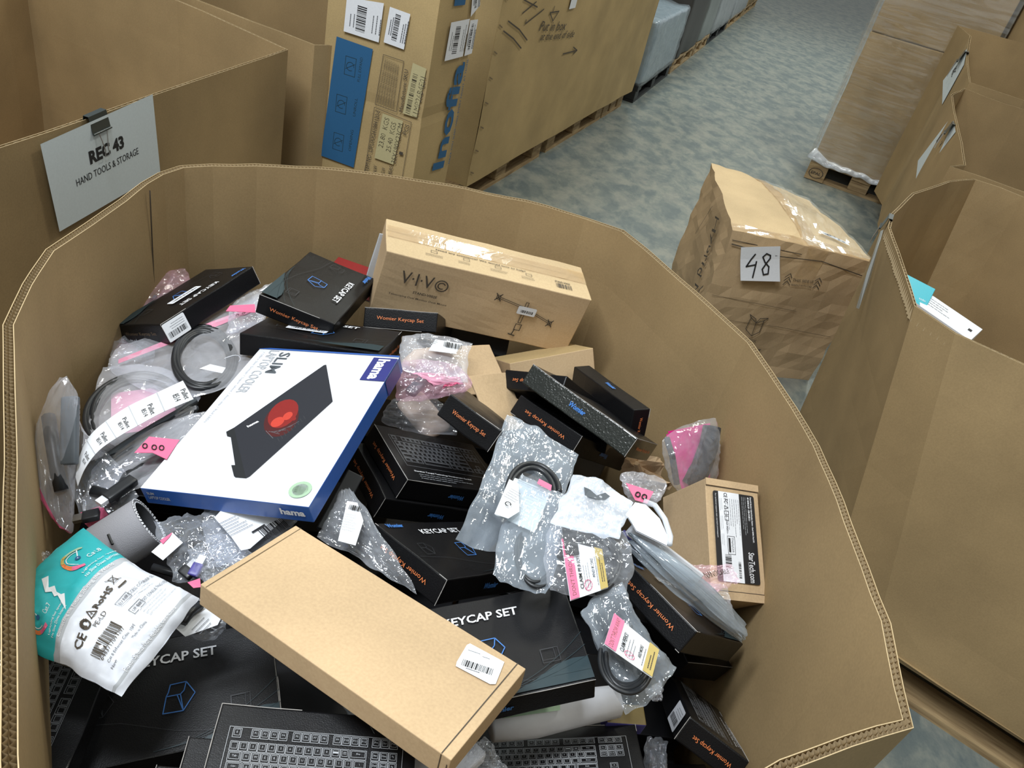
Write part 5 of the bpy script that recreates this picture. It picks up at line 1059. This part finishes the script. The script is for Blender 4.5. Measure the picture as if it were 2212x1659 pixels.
k.text('SUCCESS COURIER SL', X_(.80), Y_(.66), .046, .004, 'ink_grey').text('EVATOST CONSULTING LTD', X_(.80), Y_(.75), .052, .004, 'ink_grey').frame(X_(.62), Y_(.66), .020, .008, .0006, 'ink_grey').text('EU REP', X_(.62), Y_(.66), .015, .0035, 'ink_grey').frame(X_(.62), Y_(.75), .020, .008, .0006, 'ink_grey').text('UK REP', X_(.62), Y_(.75), .015, .0035, 'ink_grey')
k.scribble(X_(.80), Y_(.685), .045, 2, .004, 'ink_lightgrey', .0005).scribble(X_(.78), Y_(.78), .055, 4, .004, 'ink_lightgrey', .0005)
sticker(o, f, k, 'printing', .0006)
# --- bags left of the blank brown box
B, f, inn, ax_, ay_, N = bag('plastic_bag', 'crinkled clear bag holding a small label, between the mouse mat and the blank brown box', [A_(330, 1130, .745), A_(475, 1108, .76), A_(540, 1190, .765), A_(385, 1265, .745)], 'film_clear', .025, .009, freq=12, seed=11, edge=.01)
flat('label', '', [(327, 1192, .762), (372, 1150, .765), (395, 1172, .765), (352, 1210, .762)], .76, 'label_white', parent=B); flat('pink_sticker', '', [(345, 1168, .764), (372, 1150, .767), (366, 1160, .766), (352, 1175, .765)], .76, 'pink_film', parent=B)
B, f, inn, ax_, ay_, N = bag('plastic_bag', 'crinkled clear bag with a metal connector, above the white pouch', [A_(400, 1190, .76), A_(500, 1150, .77), A_(560, 1215, .775), A_(440, 1275, .765)], 'film_clear', .028, .010, freq=12, seed=12, edge=.01)
plug('silver connector end inside the bag above the white pouch', A_(395, 1245, .755), A_(412, 1228, .76), .020, .010)
flat('pink_label', '', [(405, 1258, .768), (432, 1249, .77), (434, 1268, .77), (418, 1270, .768)], .76, 'pink_film', parent=B)
plug('violet plug inside the bag above the white pouch', A_(415, 1245, .76), A_(430, 1218, .765), .014, .008, mat='violet')
m = MB(); tube(m, [A_(330, 1225, .72), A_(380, 1240, .72), A_(430, 1210, .725), A_(470, 1180, .73), A_(520, 1200, .73), A_(470, 1230, .72)], .006, 'rubber_black', 7); m.build('cable', label='loose black cable under the crinkled bags left of the blank brown box', cat='cable', smooth=True)
B, f, inn, ax_, ay_, N = bag('plastic_bag', 'bag with a large white regulatory label below the laptop cooler box', [A_(445, 1095, .745), A_(640, 1100, .75), A_(600, 1160, .765), A_(470, 1220, .755), A_(540, 1098, .75), A_(640, 1130, .76), A_(560, 1210, .765), A_(440, 1160, .75)], 'film_clear', .02, .005, seed=13)
def biglabel(m, c, N):
    a, b = A_(580, 1160, .782), A_(628, 1135, .782)
    X = (b - a).normalized(); Y = N.cross(X); Ink().bars(0, 0, .040, .022, n=20).put(m, lambda x, y, h: A_(592, 1143, .782) + X * x + Y * y + N * (h + .0012), .0008)
    Ink().scribble(0, 0, .035, 6, .0055, 'ink_grey', .0008).line([(.01, -.04), (.03, -.038)], .003, 'ink_black').put(m, lambda x, y, h: A_(497, 1122, .782) + X * x + Y * y + N * (h + .0012), .0008)
flat('regulatory_label', '', [(463, 1118), (480, 1100), (590, 1108), (612, 1123), (540, 1185), (521, 1189), (500, 1160)], .782, 'label_white', parent=B, extra=biglabel)
B, f, inn, ax_, ay_, N = bag('plastic_bag', 'clear bag with white label peeking out below the white pouch', [A_(385, 1335, .735), A_(440, 1295, .745), A_(495, 1330, .755), A_(480, 1365, .74), A_(410, 1310, .742), A_(470, 1310, .75), A_(490, 1350, .75), A_(430, 1385, .735)], 'film_clear', .012, .004, seed=14)
def l2(m, c, N):
    a, b = A_(415, 1365, .757), A_(440, 1340, .757); X = (b - a).normalized(); Y = N.cross(X); Ink().scribble(0, 0, .03, 3, .006, 'ink_grey', .0009).rect(-.012, -.022, .006, .006, 'ink_black').arc(.01, .02, .005, 60, 300, .0012, 'ink_black', 8).put(m, lambda x, y, h: A_(432, 1345, .757) + X * x + Y * y + N * (h + .0012), .0008)
flat('label', '', [(372, 1350), (392, 1335), (440, 1295), (480, 1330), (470, 1350), (400, 1375)], .757, 'label_white', parent=B, extra=l2)
m = MB(); tube(m, [A_(395, 1345, .762), A_(410, 1325, .762), A_(435, 1305, .762)], .006, 'rubber_black', 7); m.build('cable', label='short dark ribbed cable across the label below the white pouch', cat='cable', smooth=True)
# --- middle
B, f, inn, ax_, ay_, N = bag('plastic_bag', 'clear tapering bag with white barcode sticker behind the blank brown box', [A_(738, 1056, .80), A_(762, 1062, .80), A_(900, 1282, .80), A_(685, 1160, .78), A_(750, 1056, .80), A_(835, 1170, .81), A_(800, 1225, .79), A_(712, 1110, .79)], 'film_clear', .02, .006, freq=10, seed=15)
def l3(m, c, N):
    X = (A_(770, 1095, .822) - A_(748, 1090, .822)).normalized(); Y = N.cross(X); Ink().bars(0, .020, .016, .010, n=12).scribble(0, .006, .022, 7, .005, 'ink_lightgrey', .001).put(m, lambda x, y, h: A_(758, 1120, .822) + X * x + Y * y + N * (h + .0012), .0008)
flat('barcode_sticker', '', [(750, 1082), (772, 1086), (785, 1125), (768, 1178), (730, 1168)], .822, 'label_white', parent=B, extra=l3)
m = MB(); soft_box(m, (.11, .028, .012), 'rubber_black', None, 5, .002, .001, 3); m.build('thin_black_box', M=basis(A_(735, 1085, .74), A_(752, 1040, .76) - A_(700, 1140, .73), (.8, .5, 0)), label='thin black part between the laptop cooler box and the tapering clear bag', cat='box')
B, f, inn, ax_, ay_, N = bag('plastic_bag', 'clear bag of tubing with a white barcode label behind the laptop cooler box', [A_(870, 728, .83), A_(1022, 742, .82), A_(1010, 830, .82), A_(865, 800, .83), A_(940, 728, .825), A_(1012, 780, .82), A_(940, 820, .83), A_(862, 760, .83)], 'film_milky', .03, .006, seed=16)
def l4(m, c, N):
    X = (A_(993, 745, .85) - A_(935, 733, .85)).normalized(); Y = N.cross(X); Ink().bars(.014, 0, .034, .018, n=22).scribble(-.022, .006, .022, 3, .006, 'ink_black', .0012).put(m, lambda x, y, h: A_(962, 745, .85) + X * x + Y * y + N * (h + .0012), .0008)
flat('barcode_label', '', [(940, 733), (998, 742), (984, 764), (926, 757)], .85, 'label_white', parent=B, extra=l4)
m = MB(); tube(m, [A_(880, 790, .82), A_(900, 770, .82), A_(935, 765, .82), A_(965, 775, .815), A_(985, 800, .81)], .014, 'beige', 9); m.build('tubing', label='beige tubing inside the bag behind the laptop cooler box', cat='tube', smooth=True)
m = MB(); tube(m, [A_(905, 735, .82), A_(930, 748, .82), A_(960, 770, .81), A_(972, 800, .80)], .009, 'rubber_black', 8); m.build('cable', label='black cable beside the beige tubing behind the laptop cooler box', cat='cable', smooth=True)
B, f, inn, ax_, ay_, N = bag('plastic_bag', 'pink-printed clear bag at the right edge of the laptop cooler box', [A_(872, 775, .83), A_(985, 790, .83), A_(1000, 850, .81), A_(855, 865, .80), A_(930, 780, .83), A_(1018, 825, .81), A_(920, 862, .80), A_(858, 820, .82)], 'film_pink', .03, .008, freq=11, seed=17)
sticker(B, f, Ink().poly([(-.05, .01), (.045, .002), (.055, -.012), (.0, -.02)], 'pink_soft').poly([(.02, -.028), (.05, -.012), (.045, -.006), (.018, -.022)], 'pink_film'), 'pink_print')
plug('dark grey adapter in the pink-printed bag', A_(885, 850, .80), A_(920, 815, .81), .02, .012, mat='rubber_grey')
B, f, inn, ax_, ay_, N = bag('plastic_bag', 'clear bag with a beige round pad left of the crushed-lid black box', [A_(848, 862, .77), A_(935, 856, .76), A_(985, 940, .71), A_(825, 912, .74), A_(890, 856, .77), A_(975, 895, .74), A_(900, 935, .72), A_(830, 885, .76)], 'film_clear', .03, .006, seed=18)
k2 = Ink().text('CE', -.045, .035, .014, .008, 'ink_black').text('(!) 4', -.022, .037, .016, .007, 'ink_black').bars(.004, .039, .018, .006, n=14); sticker(B, f, k2, 'printing')
m = MB(); soft_box(m, (.10, .065, .02), 'beige', None, 8, .0098, .001, 5); m.build('foam_pad', M=basis(A_(915, 898, .715), (.75, -.5, -.25), (.5, .8, .1)), label='beige oval pad inside the bag left of the crushed-lid black box', cat='pad', smooth=True)
# big silvery bags
B, f, inn, ax_, ay_, N = bag('plastic_bag', 'dark silvery bag draped over the black boxes in the middle right', [A_(1093, 898, .86), A_(1247, 985, .84), A_(1170, 1170, .82), A_(985, 1165, .84), A_(1160, 925, .86), A_(1225, 1050, .84), A_(1075, 1192, .82), A_(1050, 1020, .86)], 'film_slate', .014, .007, freq=11, seed=20, n=34, m=34)
coil('coiled_cable', 'thick black cable loop at the top of the silvery bags', lambda u, v, h=0: A_(1150 + (u - .5) * 100, 1060 + (v - .5) * 100, .872) + Vector((0, 0, h)), .5, .5, .56, .56, 2, .0042, seed=7, arc=(-185, 5), spread=.14, tie=False)
def l5(m, c, N):
    X = (A_(1180, 1068, .885) - A_(1120, 1040, .885)).normalized(); Y = N.cross(X); Ink().scribble(.02, .02, .04, 8, .006, 'ink_lightgrey', .0007).line([(-.02, .03), (.05, .03)], .0008, 'ink_grey').put(m, lambda x, y, h: A_(1125, 1075, .885) + X * x + Y * y + N * (h + .0012), .0008)
flat('regulatory_label', '', [(1112, 1032), (1190, 1062), (1155, 1150), (1070, 1112)], .882, 'paper_white', parent=B, extra=l5)
flat('red_label', '', [(1165, 1034, .892), (1192, 1048, .892), (1190, 1060, .892), (1160, 1044, .892)], .89, 'pink_film', parent=B)
B, f, inn, ax_, ay_, N = bag('plastic_bag', 'frosted grey bag with a coiled cable left of the hang-hole pouch', [A_(1125, 1025, .885), A_(1240, 1080, .885), A_(1180, 1285, .865), A_(1066, 1240, .865), A_(1180, 1050, .89), A_(1215, 1180, .88), A_(1110, 1268, .86), A_(1085, 1130, .88)], 'film_slate', .02, .004, seed=21)
coil('coiled_cable', 'coiled black cable inside the frosted grey bag', lambda u, v, h=0: A_(1160 + (u - .5) * 100, 1195 + (v - .5) * 100, .868) + Vector((0, 0, h)), .5, .5, .42, .66, 5, .0028, seed=8, spread=.06, tie=False)
def l6(m, c, N):
    X = (A_(1163, 1120, .90) - A_(1120, 1095, .90)).normalized(); Y = N.cross(X); Ink().scribble(0, .012, .022, 5, .005, 'ink_grey', .0009).arc(.002, -.018, .004, 0, 300, .0014, 'ink_black', 8).put(m, lambda x, y, h: A_(1108, 1075, .90) + X * x + Y * y + N * (h + .0012), .0008)
flat('label', '', [(1100, 1035), (1120, 1045), (1122, 1105), (1098, 1120), (1068, 1110)], .898, 'label_white', parent=B, extra=l6)
B, f, inn, ax_, ay_, N = bag('hang_hole_pouch', 'bright frosted pouch with a hang hole, on top of the bagged cables at right', [A_(1240, 1028, .925), A_(1368, 1085, .925), A_(1335, 1165, .91), A_(1190, 1130, .91), A_(1300, 1040, .925), A_(1352, 1125, .92), A_(1262, 1150, .91), A_(1212, 1080, .92)], 'film_white', .012, .006, freq=9, seed=22, cat='pouch')
sticker(B, f, Ink().poly([(-.022, .022), (-.016, .010), (.0, .008), (.012, .014), (.018, .024), (.010, .026), (.0, .016), (-.012, .022)], 'rubber_grey'), 'hang_hole')
B, f, inn, ax_, ay_, N = bag('plastic_bag', 'clear printed bag with AND MORE leaflet and cable below the hang-hole pouch', [A_(1190, 1130, .905), A_(1345, 1150, .905), A_(1350, 1280, .88), A_(1185, 1275, .88), A_(1265, 1140, .91), A_(1368, 1215, .89), A_(1265, 1290, .88), A_(1175, 1200, .89)], 'film_clear', .022, .006, freq=11, seed=23)
def leaf(name, lb_, P, z, txt, seed, sw=1):
    def g(m, c, N):
        TL, TR, BR, BL = [A_(*p, z) for p in P]
        fn = lambda x, y, h: BL.lerp(BR, x).lerp(TL.lerp(TR, x), y) + N * (h + .0012)
        k = Ink(); k.poly([(0, 0), (.24, 0), (.24, 1), (0, 1)], 'pink_film').poly([(.80, 0), (1, 0), (1, 1), (.80, 1)], 'gold').text("DON'T THROW AWAY", .12, .5, .9, .10, 'ink_dark', rot=math.pi / 2).text('CLAIM PERKS!', .34, .42, .6, .09, 'ink_black', rot=math.pi / 2, bold=.02).text('AND MORE', .68, .5, .42, .07, 'ink_black', rot=math.pi / 2, bold=.02)
        for i in range(3): k.scribble(.44 + i * .06, .4, .6, 1, .05, 'ink_grey', .012, math.pi / 2, seed + i)
        k.scribble(.76, .5, .8, 1, .05, 'ink_grey', .014, math.pi / 2, seed + 8); k.scribble(.88, .5, .7, 2, .05, 'ink_dark', .02, math.pi / 2, seed + 9); k.arc(.50, .16, .10, 0, 360, .015, 'pink_film', 14).line([(.43, .10), (.57, .22)], .015, 'pink_film')
        k.put(m, fn, .0006)
    return flat(name, lb_, P, z, 'label_white', 'leaflet', extra=g)
leaf('leaflet', 'pink, white and yellow AND MORE leaflet in the bag below the hang-hole pouch', [(1212, 1165), (1300, 1188), (1313, 1270), (1232, 1298)], .898, '', 3)
coil('coiled_cable', 'coiled black cable around the AND MORE leaflet', lambda u, v, h=0: A_(1275 + (u - .5) * 100, 1215 + (v - .5) * 100, .890) + Vector((0, 0, h)), .5, .5, .62, .60, 5, .0034, seed=9, arc=(-170, 80), spread=.05, tie=False)
m = MB(); k = Ink().rrect(0, 0, .02, .05, .004, 'ink_black').text('NANO', 0, .0, .036, .007, 'ink_white', rot=1.57); k.items = k.items[:1]; k.put(m, face_fn(A_(1232, 1170, .902), (.95, .2, 0), (-.2, .95, 0)), .001); m.build('black_print', B)
B, f, inn, ax_, ay_, N = bag('plastic_bag', 'clear bag with CLAIM PERKS leaflet right of the box with the blue keycap outline', [A_(1256, 1325, .875), A_(1345, 1262, .88), A_(1460, 1438, .83), A_(1350, 1542, .83), A_(1300, 1280, .885), A_(1392, 1360, .86), A_(1420, 1498, .83), A_(1308, 1440, .85)], 'film_slate', .024, .007, freq=11, seed=24)
leaf('leaflet', 'pink, white and yellow CLAIM PERKS leaflet in the bag right of centre', [(1305, 1385), (1326, 1326), (1423, 1405), (1408, 1464)][1:2] + [(1423, 1405), (1408, 1464), (1305, 1392)], .885, '', 5)
coil('coiled_cable', 'coiled black cable in the bag with the CLAIM PERKS leaflet', lambda u, v, h=0: A_(1355 + (u - .5) * 100, 1420 + (v - .5) * 100, .858) + Vector((0, 0, h)), .5, .5, .52, .70, 6, .003, seed=10, arc=(20, 280), spread=.05, tie=False)
# flat grey bags in a stack
for i, lb_ in enumerate(('topmost of the flat grey bags leaning over the right black box', 'middle one of the flat grey bags leaning over the right black box', 'lowest of the flat grey bags leaning over the right black box')):
    o1, o2 = i * 7, i * 12; z = .845 - i * .012
    bag('flat_grey_bag', lb_, [A_(1353 - i * 3, 1150 + i * 12, z + .02), A_(1385 - i * 3, 1160 + i * 12, z + .02), A_(1608 - i * 2, 1350 + i * 10, z - .075), A_(1602 - i * 3, 1378 + i * 4, z - .08), A_(1365 - i * 3, 1152 + i * 12, z + .025), A_(1514 - i * 4, 1246 + i * 10, z + .005), A_(1612 - i * 2, 1368 + i * 7, z - .08), A_(1464 - i * 5, 1258 + i * 10, z - .002)], 'film_grey', .008, .002, freq=5, seed=30 + i)
bp2 = MB(); P = [(1372, 1085), (1395, 1090), (1425, 1120), (1445, 1165), (1440, 1178), (1375, 1146), (1352, 1110)]
o = flat('blister_card', 'white rounded card of a clear blister pack right of the hang-hole pouch', P, .885, 'white_gloss', 'pack', th=.002)
m = MB(); tube(m, [A_(1390, 1082, .885), A_(1415, 1092, .885), A_(1436, 1122, .885), A_(1448, 1160, .885), A_(1446, 1176, .885)], .0045, 'film_white', 8); m.build('blister_rim', o, smooth=True)
m = MB(); a, b = A_(1362, 1140, .872), A_(1508, 1252, .80); soft_box(m, ((b - a).length, .024, .010), 'white_gloss', None, 5, .002, .0005, 3); o = m.build('slim_carton', M=basis((a + b) / 2, b - a, (.3, .4, .8)), label='slim white-edged flat pack lying along the top of the flat grey bags', cat='pack')
m = MB(); soft_box(m, ((b - a).length, .006, .016), 'violet', None, 5, .002, .0005, 3); m.build('dark_edge', o, M=Matrix.Translation((0, -.012, -.004)))
B, f, inn, ax_, ay_, N = bag('plastic_bag', 'pale pink printed bag tip overlapping the product label box', [A_(1488, 1222, .80), A_(1580, 1218, .80), A_(1598, 1255, .79), A_(1530, 1290, .78)], 'film_pink', .004, .003, seed=35)
sticker(B, f, Ink().text('NANOCABLE', 0, .005, .045, .009, 'ink_dark'), 'printing')
B, f, inn, ax_, ay_, N = bag('plastic_bag', 'milky bag hanging below the pale pink tip beside the flat grey bags', [A_(1500, 1255, .79), A_(1570, 1265, .78), A_(1588, 1340, .75), A_(1560, 1330, .75)], 'film_milky', .008, .004, seed=36)
# pink and dark pouch by the right wall
pk = MB(); gridface(lambda a, b: A_(1440 + a * 92 + b * 32 * (1 - a) , 935 + b * 125 - a * 18 + 0 * b, .82 - b * .10) + noise.noise_vector(Vector((a * 3, b * 3, 1))) * .006, 'pink_cloth', pk, 8, 8); gridface(lambda a, b: A_(1440 + a * 92 + b * 32 * (1 - a), 935 + b * 125 - a * 18, .815 - b * .10) + Vector((.004, .012, -.004)), 'pink_cloth', pk, 8, 8)
o = pk.build('pink_sleeve', label='magenta and dark grey sleeve in clear film by the right wall', cat='sleeve', smooth=True)
m = MB(); tube(m, [A_(1538, 922, .825), A_(1532, 960, .80), A_(1515, 1010, .76), A_(1492, 1050, .73)], lambda t: .017 + .004 * t, 'dark_cloth', 10); m.build('dark_edge', o, smooth=True)
m = MB(); tube(m, [A_(1440, 945, .815), A_(1452, 985, .79), A_(1462, 1045, .74)], .006, 'dark_cloth', 8); m.build('dark_edge', o, smooth=True)
bag('plastic_bag', 'clear film around the magenta and dark grey sleeve', [A_(1428, 950, .83), A_(1546, 905, .845), A_(1545, 1045, .74), A_(1462, 1062, .74), A_(1490, 915, .845), A_(1552, 970, .80), A_(1500, 1060, .735), A_(1440, 1010, .79)], 'film_clear', .036, .006, freq=12, seed=37)
B, f, inn, ax_, ay_, N = bag('plastic_bag', 'milky bag with a pink triangular print left of the magenta sleeve', [A_(1340, 1025, .80), A_(1440, 1040, .79), A_(1405, 1095, .77), A_(1360, 1080, .78), A_(1390, 1022, .80), A_(1430, 1075, .78), A_(1385, 1095, .77), A_(1345, 1055, .79)], 'film_milky', .02, .005, seed=38)
def rings(m, c, N):
    for (x, y) in ((1378, 1068), (1392, 1073)): tube(m, [A_(x + 5 * math.cos(a), y + 5 * math.sin(a), .813) for a in [i * math.pi / 5 for i in range(10)]], .0012, 'ink_black', 5, True)
flat('pink_print', '', [(1352, 1043), (1412, 1062), (1398, 1088), (1372, 1080)], .811, 'pink_film', parent=B, extra=rings)
# foam wrap under the box with the blue keycap outline
fw = MB(); tube(fw, [A_(1060, 1560, .69), A_(1150, 1545, .695), A_(1240, 1530, .70), A_(1330, 1515, .70)], lambda t: .026 + .004 * math.sin(t * 5), 'foam_white', 14); fw.build('foam_wrap_roll', label='white foam wrap roll at the bottom edge, beneath the black box with blue outline', cat='foam', smooth=True)
m = MB(); soft_box(m, (.06, .03, .03), 'dark_gold', 'violet', 4, .002, .0006, 3); m.build('gold_edged_box', M=basis(A_(1345, 1552, .66), (.95, .2, 0), (-.2, .95, .1)), label='gold-edged violet box peeking out right of the foam wrap roll', cat='box')
m = MB(); gridface(lambda a, b: A_(1085 + a * 125, 1530 + b * 22 - a * 18, .725 + .01 * math.sin(a * 3)), 'seal_green', m, 6, 3); gridface(lambda a, b: A_(1085 + a * 125, 1530 + b * 22 - a * 18, .724 + .01 * math.sin(a * 3)), 'seal_green', m, 6, 3); m.build('greenish_sheet', label='thin pale green sheet between the black box and the foam wrap roll', cat='sheet', smooth=True)
# bags at the bottom edge
B, f, inn, ax_, ay_, N = bag('plastic_bag', 'shiny bag spilling from under the blank brown box at the bottom edge', [A_(738, 1520, .785), A_(800, 1545, .785), A_(870, 1665, .78), A_(765, 1670, .78), A_(770, 1530, .79), A_(850, 1600, .785), A_(820, 1690, .78), A_(765, 1590, .785)], 'film_slate', .012, .005, freq=8, seed=40)
m = MB(); soft_box(m, (.10, .14, .02), 'foam_white', None, 6, .004, .002, 3); m.build('white_packet', M=basis(A_(900, 1650, .735), (.8, -.55, 0), (.5, .8, 0)), label='white packet under the blank brown box at the bottom edge', cat='packet')
B, f, inn, ax_, ay_, N = bag('plastic_bag', 'clear bag below the near end of the blank brown box at the bottom edge', [A_(1010, 1620, .77), A_(1050, 1590, .775), A_(1100, 1670, .765), A_(1000, 1680, .765)], 'film_clear', .02, .008, freq=11, seed=41)
B, f, inn, ax_, ay_, N = bag('plastic_bag', 'dark translucent bag in the gap left of the label box in the bottom right corner', [A_(1395, 1590, .62), A_(1440, 1600, .62), A_(1440, 1700, .60), A_(1385, 1690, .60)], 'film_clear', .02, .006, seed=42)
B, f, inn, ax_, ay_, N = bag('plastic_bag', 'small torn bag scrap between the CLAIM PERKS bag and the corner box', [A_(1395, 1490, .76), A_(1425, 1470, .76), A_(1432, 1510, .75), A_(1410, 1515, .75)], 'film_milky', .01, .006, seed=43)
bag('plastic_bag', 'small clear bag below the mouse mat at the left wall of the bin', [A_(70, 1200, .74), A_(105, 1190, .745), A_(110, 1230, .73), A_(70, 1250, .73)], 'film_clear', .01, .005, seed=44)
bag('plastic_bag', 'shiny clear bag under the stickered black box at the left wall', [A_(240, 730, .70), A_(350, 720, .71), A_(330, 780, .735), A_(240, 800, .725)], 'film_clear', .02, .010, freq=12, seed=45)
bag('plastic_bag', 'clear bag with pink tape between the two upper left black boxes', [A_(500, 650, .78), A_(590, 610, .79), A_(570, 700, .79), A_(490, 720, .78)], 'film_milky', .02, .006, seed=46)
flat('pink_tape', 'pink tape with dark round marks between the two upper left black boxes', [(497, 660), (550, 657), (552, 675), (488, 672)], .802, 'pink_film', 'tape')
flat('white_label', 'white label edge left of the back black box', [(560, 628), (590, 612), (590, 622), (575, 630)], .80, 'label_white', 'label')
